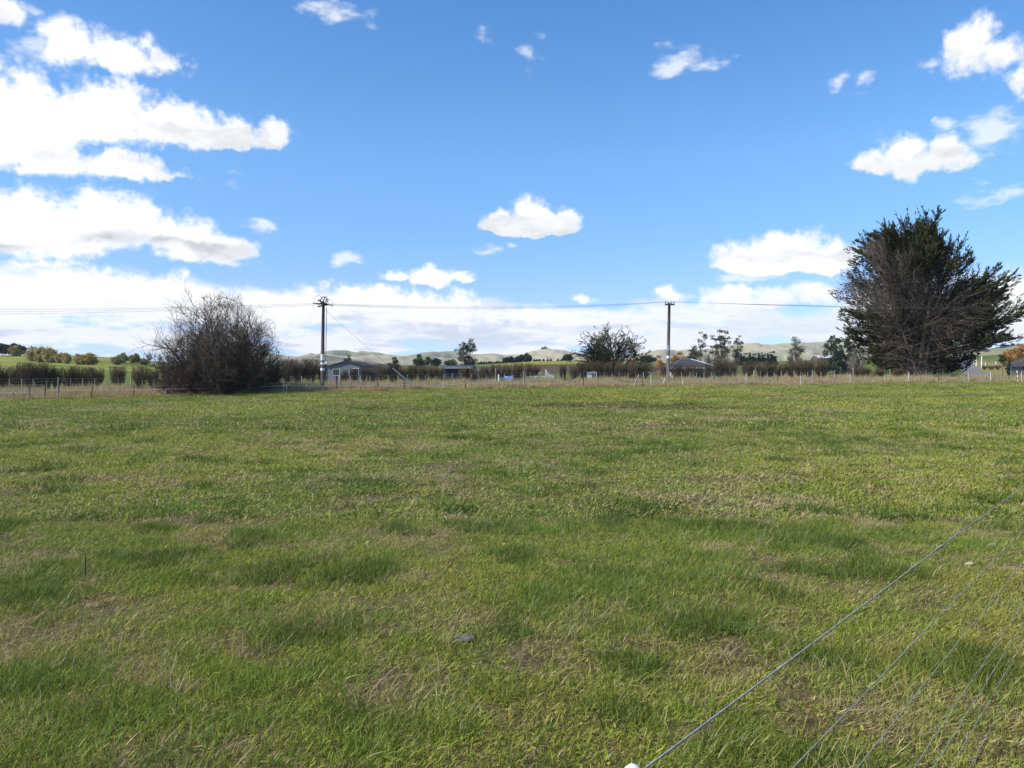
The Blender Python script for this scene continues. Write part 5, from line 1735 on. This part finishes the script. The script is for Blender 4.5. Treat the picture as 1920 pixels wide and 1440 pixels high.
def clump(name, seed, n, rad, h0, h1, w, lean, m, segs=3, dead=.05, curl=.5, comb=(0, 0)):
    """one tuft: n blades inside a radius; curved, tapering, each with its own tone."""
    rng = np.random.default_rng(seed)
    a = rng.uniform(0, 2 * math.pi, n); r = np.sqrt(rng.uniform(0, 1, n)) * rad
    B = np.stack([np.cos(a) * r, np.sin(a) * r, np.full(n, -.01)], 1)
    az = rng.uniform(0, 2 * math.pi, n)
    le = np.abs(rng.normal(0, lean, n)) + .05
    h = rng.uniform(h0, h1, n) * rng.uniform(.7, 1.0, n)
    dirx = np.stack([np.cos(az) * np.sin(le) + comb[0], np.sin(az) * np.sin(le) + comb[1], np.cos(le)], 1)
    dirx = unit(dirx)
    s = np.linspace(0, 1, segs + 1)[None, :, None]
    P = B[:, None] + dirx[:, None] * h[:, None, None] * s
    out = dirx.copy(); out[:, 2] = 0; out = unit(out + rng.normal(size=out.shape) * .3)
    c = rng.uniform(.1, 1, n) * curl
    P = P + (out * h[:, None] * c[:, None])[:, None] * s ** 2
    P[:, :, 2] -= (h * c * .55)[:, None] * (s[..., 0] ** 2.4)
    side = unit(np.cross(dirx, np.stack([np.cos(az + .7), np.sin(az + .7), 0 * az], 1) + rng.normal(size=(n, 3)) * .2))
    ww = w * rng.uniform(.6, 1.3, n)[:, None] * np.array([.75, 1.0, .75, .35][:segs] if segs <= 4 else np.linspace(1, .3, segs))[None]
    mb = MB()
    L = P[:, :-1] - side[:, None] * ww[:, :, None] / 2; R = P[:, :-1] + side[:, None] * ww[:, :, None] / 2
    V = np.concatenate([np.stack([L, R], 2).reshape(n, -1, 3), P[:, -1:]], 1)
    k = V.shape[1]
    base = (np.arange(n) * k)[:, None]
    qs = [base + np.array([[2 * i, 2 * i + 1, 2 * i + 3, 2 * i + 2]]) for i in range(segs - 1)]
    t = base + np.array([[2 * segs - 2, 2 * segs - 1, 2 * segs]])
    tone = np.clip(rng.beta(2, 2, n) * .9, 0, .92)
    tone[rng.random(n) < dead] = 1.0
    mb.add(V.reshape(-1, 3), np.concatenate(qs) if qs else None, t, c=np.repeat(tone, k))
    me = mb.mesh(name, m)
    return bpy.data.objects.new(name, me)


def scatter_tree(coll):
    g = bpy.data.node_groups.new('scatter', 'GeometryNodeTree')
    g.interface.new_socket('Geometry', in_out='INPUT', socket_type='NodeSocketGeometry')
    g.interface.new_socket('Geometry', in_out='OUTPUT', socket_type='NodeSocketGeometry')
    N = g.nodes.new; Lk = g.links.new
    gi, go = N('NodeGroupInput'), N('NodeGroupOutput')
    ci = N('GeometryNodeCollectionInfo'); ci.inputs['Collection'].default_value = coll
    ci.inputs['Separate Children'].default_value = True; ci.inputs['Reset Children'].default_value = True
    ip = N('GeometryNodeInstanceOnPoints'); ip.inputs['Pick Instance'].default_value = True

    def attr(nm, ty):
        a = N('GeometryNodeInputNamedAttribute'); a.data_type = ty; a.inputs['Name'].default_value = nm
        return a.outputs['Attribute']
    Lk(gi.outputs[0], ip.inputs['Points']); Lk(ci.outputs[0], ip.inputs['Instance'])
    Lk(attr('kind', 'INT'), ip.inputs['Instance Index'])
    Lk(attr('turn', 'FLOAT_VECTOR'), ip.inputs['Rotation'])
    Lk(attr('size', 'FLOAT_VECTOR'), ip.inputs['Scale'])
    Lk(ip.outputs[0], go.inputs[0])
    return g


def scatter(name, P, kind, rz, size, hue, coll):
    me = bpy.data.meshes.new(name)
    me.vertices.add(len(P)); me.vertices.foreach_set('co', np.asarray(P, np.float32).ravel())
    a = me.attributes.new('kind', 'INT', 'POINT'); a.data.foreach_set('value', np.asarray(kind, np.int32))
    rng = np.random.default_rng(1)
    t = np.stack([rng.normal(0, .06, len(P)), rng.normal(0, .06, len(P)), rz], 1)
    a = me.attributes.new('turn', 'FLOAT_VECTOR', 'POINT'); a.data.foreach_set('vector', t.astype(np.float32).ravel())
    a = me.attributes.new('size', 'FLOAT_VECTOR', 'POINT'); a.data.foreach_set('vector', np.asarray(size, np.float32).ravel())
    a = me.attributes.new('hue', 'FLOAT_COLOR', 'POINT'); a.data.foreach_set('color', np.concatenate([np.clip(hue, 0, 1), np.ones((len(P), 1))], 1).astype(np.float32).ravel())
    o = bpy.data.objects.new(name, me); COL.objects.link(o)
    md = o.modifiers.new('scatter', 'NODES'); md.node_group = scatter_tree(coll)
    return tag(o, kind='stuff')


# patches seen in the photo: u, v, half width, half height in pixels, strength; lush tall grass and dead straw
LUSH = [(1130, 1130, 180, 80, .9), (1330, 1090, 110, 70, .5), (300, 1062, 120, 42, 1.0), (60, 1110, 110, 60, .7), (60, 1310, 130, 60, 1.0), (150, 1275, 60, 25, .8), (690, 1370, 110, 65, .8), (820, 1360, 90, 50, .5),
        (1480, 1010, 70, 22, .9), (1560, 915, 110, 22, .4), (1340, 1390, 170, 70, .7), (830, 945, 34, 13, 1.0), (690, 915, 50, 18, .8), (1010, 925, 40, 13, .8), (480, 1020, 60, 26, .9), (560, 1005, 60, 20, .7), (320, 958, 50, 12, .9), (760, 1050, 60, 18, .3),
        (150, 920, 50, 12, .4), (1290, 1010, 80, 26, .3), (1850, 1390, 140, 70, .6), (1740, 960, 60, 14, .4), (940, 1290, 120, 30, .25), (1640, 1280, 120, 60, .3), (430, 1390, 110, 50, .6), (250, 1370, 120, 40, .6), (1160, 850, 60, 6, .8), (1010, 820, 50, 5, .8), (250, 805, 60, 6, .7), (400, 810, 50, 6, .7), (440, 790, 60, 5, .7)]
STRAW = [(180, 898, 110, 10, 1.0), (560, 920, 60, 9, 1.0), (680, 835, 200, 16, .7), (800, 895, 80, 12, .8), (850, 925, 70, 14, .7), (660, 950, 40, 10, .8), (1350, 900, 90, 14, .9), (1480, 905, 50, 10, .8), (1620, 980, 30, 10, .8), (270, 1240, 55, 18, 1.0),
         (470, 1225, 65, 13, 1.0), (230, 1410, 55, 26, 1.0), (310, 1290, 50, 16, .8), (170, 1270, 30, 12, .7), (430, 1085, 22, 18, .9), (940, 1175, 60, 14, .8), (690, 1250, 60, 12, .7), (1010, 1265, 28, 12, .9), (1150, 1260, 36, 12, .8), (1245, 1155, 34, 22, .9),
         (540, 1025, 60, 12, .6), (740, 1015, 90, 14, .7), (830, 1000, 80, 12, .7), (920, 960, 60, 9, .6), (30, 1075, 70, 8, .8), (140, 1190, 30, 10, .6), (200, 1195, 50, 10, .7), (395, 1190, 16, 12, .8), (620, 1010, 20, 8, .9), (690, 1000, 40, 10, .7), (1060, 960, 90, 9, .5),
         (1240, 800, 240, 8, .5), (1530, 768, 90, 7, .7), (1100, 765, 150, 6, .7), (1780, 830, 120, 10, .5), (1700, 935, 60, 10, .5), (230, 768, 170, 7, .6), (480, 755, 60, 6, .6), (1420, 760, 120, 5, .6), (1110, 790, 140, 7, .5), (960, 870, 120, 9, .5), (1290, 1390, 20, 14, .8), (1120, 1420, 60, 14, .6)]


def patch(u, v, L, soft=.55):
    """how far pixels (u, v) lie inside any of the listed patches; edges broken up by noise."""
    best = np.zeros(len(u))
    e = (fbm(u / 26, v / 14 + 3, 4) - .5) * 1.1
    for (cu, cv, ru, rv, s) in L:
        r = np.hypot((u - cu) / ru, (v - cv) / rv) + e
        best = np.maximum(best, s * sstep(r, 1.15, 1.15 - soft))
    return best


def build_grass():
    m = blade_material('grass_blade')
    coll = bpy.data.collections.new('grass_kinds')
    kinds = []
    # 0-3 short sward, 4-6 tall lush, 7-8 flattened straw, 9 upright straw stalks (all near); then broader ones for farther off
    for i in range(4): kinds.append(clump('kind_a%d' % i, 300 + i, 125, .13, .022, .058, .0034, .80, m, 3, .12, .6))
    for i in range(3): kinds.append(clump('kind_b%d' % i, 310 + i, 115, .11, .045, .105, .0038, .5, m, 4, .03, .9, (.12, .03)))
    for i in range(2): kinds.append(clump('kind_c%d' % i, 320 + i, 44, .12, .05, .13, .0030, 1.40, m, 2, .93, .3, (.25, .02)))
    kinds.append(clump('kind_d0', 330, 16, .05, .07, .17, .0026, .4, m, 3, .96, .4))
    for i in range(3): kinds.append(clump('kind_e%d' % i, 340 + i, 110, .27, .025, .065, .0085, .78, m, 2, .12, .7))
    for i in range(2): kinds.append(clump('kind_f%d' % i, 350 + i, 95, .24, .05, .12, .0095, .5, m, 3, .03, .9, (.12, .03)))
    kinds.append(clump('kind_g0', 360, 52, .25, .05, .12, .0065, 1.35, m, 2, .93, .3, (.25, .02)))
    kinds.append(clump('kind_h0', 361, 22, .13, .08, .18, .005, .4, m, 2, .96, .4))
    for i in range(3): kinds.append(clump('kind_i%d' % i, 370 + i, 115, .58, .03, .075, .019, .72, m, 2, .12, .6))
    for i in range(2): kinds.append(clump('kind_j%d' % i, 380 + i, 110, .48, .06, .15, .019, .5, m, 2, .04, .8))
    kinds.append(clump('kind_k0', 390, 70, .52, .05, .12, .015, 1.2, m, 2, .93, .3))
    for i in range(2): kinds.append(clump('kind_m%d' % i, 420 + i, 34, .08, .018, .04, .013, 1.0, m, 3, .0, .3))
    for i in range(3): kinds.append(clump('kind_l%d' % i, 400 + i, 90, .40, .22, .52, .012, .38, m, 3, .62, .6))
    names = [k.name for k in kinds]
    order = {n: i for i, n in enumerate(sorted(names))}
    for k in kinds: coll.objects.link(k)
    K = lambda pre, rng, n: np.array([order[q] for q in names if q.startswith('kind_' + pre)])[rng.integers(0, sum(q.startswith('kind_' + pre) for q in names), n)]
    rng = np.random.default_rng(77)
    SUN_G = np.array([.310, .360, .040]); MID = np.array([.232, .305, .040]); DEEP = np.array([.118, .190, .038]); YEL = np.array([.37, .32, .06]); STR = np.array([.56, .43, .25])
    allP, allK, allR, allS, allH = [], [], [], [], []
    for (y0, y1, den, tier) in ((1.3, 8.5, 205, 0), (8.5, 20, 46, 1), (20, 74, 10.5, 2)):
        A = 1.0
        n = int(den * (.86 * (y1 ** 2 - y0 ** 2) + 1.6 * (y1 - y0)))
        y = np.sqrt(rng.uniform(y0 ** 2, y1 ** 2, n))
        hw = .86 * y + .8
        x = rng.uniform(-1, 1, n) * hw
        nn = x * FN[0] + (y - 56) * FN[1]
        ok = nn < -.35
        x, y = x[ok], y[ok]; n = len(x)
        z = ground_z(x, y)
        u = 960 + F * x / y; v = HOR - F * (z - EYE) / y
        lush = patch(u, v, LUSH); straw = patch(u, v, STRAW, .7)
        a = fbm(x / 1.7 + 50, y / 1.7, 4); b_ = fbm(x / 6 + 9, y / 6, 3); c = fbm(x / .55, y / .55 + 20, 3); far = sstep(y, 8, 30)
        tuss = sstep(fbm(x / .62 + 140, y / .62, 3), .655, .71) * (1 - .5 * far)
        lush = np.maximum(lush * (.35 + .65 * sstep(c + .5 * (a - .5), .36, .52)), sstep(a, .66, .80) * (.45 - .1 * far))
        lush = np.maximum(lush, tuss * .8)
        s2 = fbm(x / 2.8 + 80, y / (1.1 + .03 * y), 4)
        straw = np.maximum(straw * (.7 + .3 * (c > .42)), sstep(s2, .62, .72) * .7 * (1 - lush))
        spot = sstep(fbm(x / .42 + 210, y / .30, 3), .66, .72) * (1 - .6 * far)
        straw = np.maximum(straw, spot * (1 - lush))
        straw = np.clip(straw * (1 - .45 * lush), 0, 1)
        bare = sstep(fbm(x / .7 + 33, y / .5, 3), .58, .68) * (1 - lush)
        keep = rng.random(n) > bare * .62
        x, y, z, lush, straw, a, b_, c = [q[keep] for q in (x, y, z, lush, straw, a, b_, c)]; n = len(x)
        q = rng.random(n)
        is_st = q < np.maximum(straw * .62, .022 + .5 * bare[keep] * (1 - far[keep] * .5))
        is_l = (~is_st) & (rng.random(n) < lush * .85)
        is_u = (~is_st) & (~is_l) & (rng.random(n) < .006 + .035 * straw)
        pre = ('abcd', 'efgh', 'ijkh')[tier]
        k = K(pre[0], rng, n)
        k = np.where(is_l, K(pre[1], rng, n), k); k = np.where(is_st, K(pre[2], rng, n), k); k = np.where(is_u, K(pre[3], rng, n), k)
        if tier == 0: k = np.where((~is_st) & (~is_l) & (~is_u) & (rng.random(n) < .10), K('m', rng, n), k)
        hue = MID + (SUN_G - MID) * sstep(b_, .38, .6)[:, None]
        hue = hue + (YEL - hue) * (.55 * sstep(c, .5, .75) * sstep(a, .62, .40))[:, None]
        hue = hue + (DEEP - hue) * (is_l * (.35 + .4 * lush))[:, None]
        hue = hue + (STR - hue) * (.22 * straw)[:, None]
        hue = hue * (1 - .22 * tuss[keep])[:, None]
        hue = hue * rng.uniform(.72, 1.18, (n, 1))
        br = rng.random(n) ** 2.2 * .30
        hue = hue + (np.array([.33, .245, .10]) - hue) * (br * ~is_l)[:, None]
        hue = np.where((is_st | is_u)[:, None], STR * rng.uniform(.55, 1.1, (n, 1)) * np.array([1, .95, .88]), hue)
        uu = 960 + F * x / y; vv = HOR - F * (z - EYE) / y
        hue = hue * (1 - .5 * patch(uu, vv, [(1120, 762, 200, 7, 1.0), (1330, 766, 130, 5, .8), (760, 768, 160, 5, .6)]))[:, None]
        s = rng.uniform(.75, 1.3, n) * (1 + .35 * (b_ - .5))
        hgt = s * rng.uniform(.75, 1.25, n) * (1 + .5 * lush * ~is_l)
        hgt = np.where(is_st, hgt * .7, hgt) * (1 + .22 * tuss[keep])
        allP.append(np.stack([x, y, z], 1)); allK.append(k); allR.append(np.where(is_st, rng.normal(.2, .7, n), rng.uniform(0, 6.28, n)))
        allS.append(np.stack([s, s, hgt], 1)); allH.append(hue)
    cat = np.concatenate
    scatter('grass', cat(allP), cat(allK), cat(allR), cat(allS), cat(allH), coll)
    # rank dry growth along the fence lines and the road verges
    n = 9000
    s = rng.uniform(-52, 78, n)
    off = np.where(rng.random(n) < .62, rng.uniform(-.35, 4.3, n), rng.uniform(10.9, 16.5, n))
    x, y = fence_xy(s, off)
    z = ground_z(x, y)
    d = fbm(x / 1.6 + 4, y / 1.6, 4)
    keep = d > .36
    side_gap = (960 + F * x / y > 1815) & (off > 2.5)
    keep &= ~side_gap
    x, y, z, d, off = x[keep], y[keep], z[keep], d[keep], off[keep]; n = len(x)
    g = sstep(fbm(x / 3 + 70, y / 3, 3), .42, .60)
    hue = np.array([.36, .25, .15]) * (1 - .55 * g[:, None]) + np.array([.19, .19, .065]) * g[:, None]
    hue = hue * rng.uniform(.75, 1.2, (n, 1))
    h = rng.uniform(.55, 1.25, n) * (.55 + 1.1 * sstep(d, .36, .65)) * np.where(off < .3, .75, 1.0)
    w = rng.uniform(.8, 1.3, n)
    scatter('dry_grass', np.stack([x, y, z], 1), K('l', rng, n), rng.uniform(0, 6.28, n), np.stack([w, w, h], 1), hue, coll)


build_grass()


def build_haze():
    x0, x1, y0, y1, z0, z1 = -4200, 4200, -60, 3600, -22, 190
    mb = MB(); mb.box(((x0 + x1) / 2, (y0 + y1) / 2, (z0 + z1) / 2), (x1 - x0, y1 - y0, z1 - z0))
    m = bpy.data.materials.new('haze'); m.use_nodes = True
    nt = m.node_tree; nt.nodes.clear(); T = NT(nt)
    v = T.n('ShaderNodeVolumePrincipled')
    v.inputs['Color'].default_value = (.80, .88, 1.0, 1)
    v.inputs['Density'].default_value = HAZE
    v.inputs['Anisotropy'].default_value = .2
    out = T.n('ShaderNodeOutputMaterial'); T.put(out.inputs['Volume'], v.outputs[0])
    try:
        m.cycles.homogeneous_volume = True
    except Exception:
        pass
    o = mb.build('haze', m); tag(o, kind='stuff')


HAZE = .00009
build_haze()
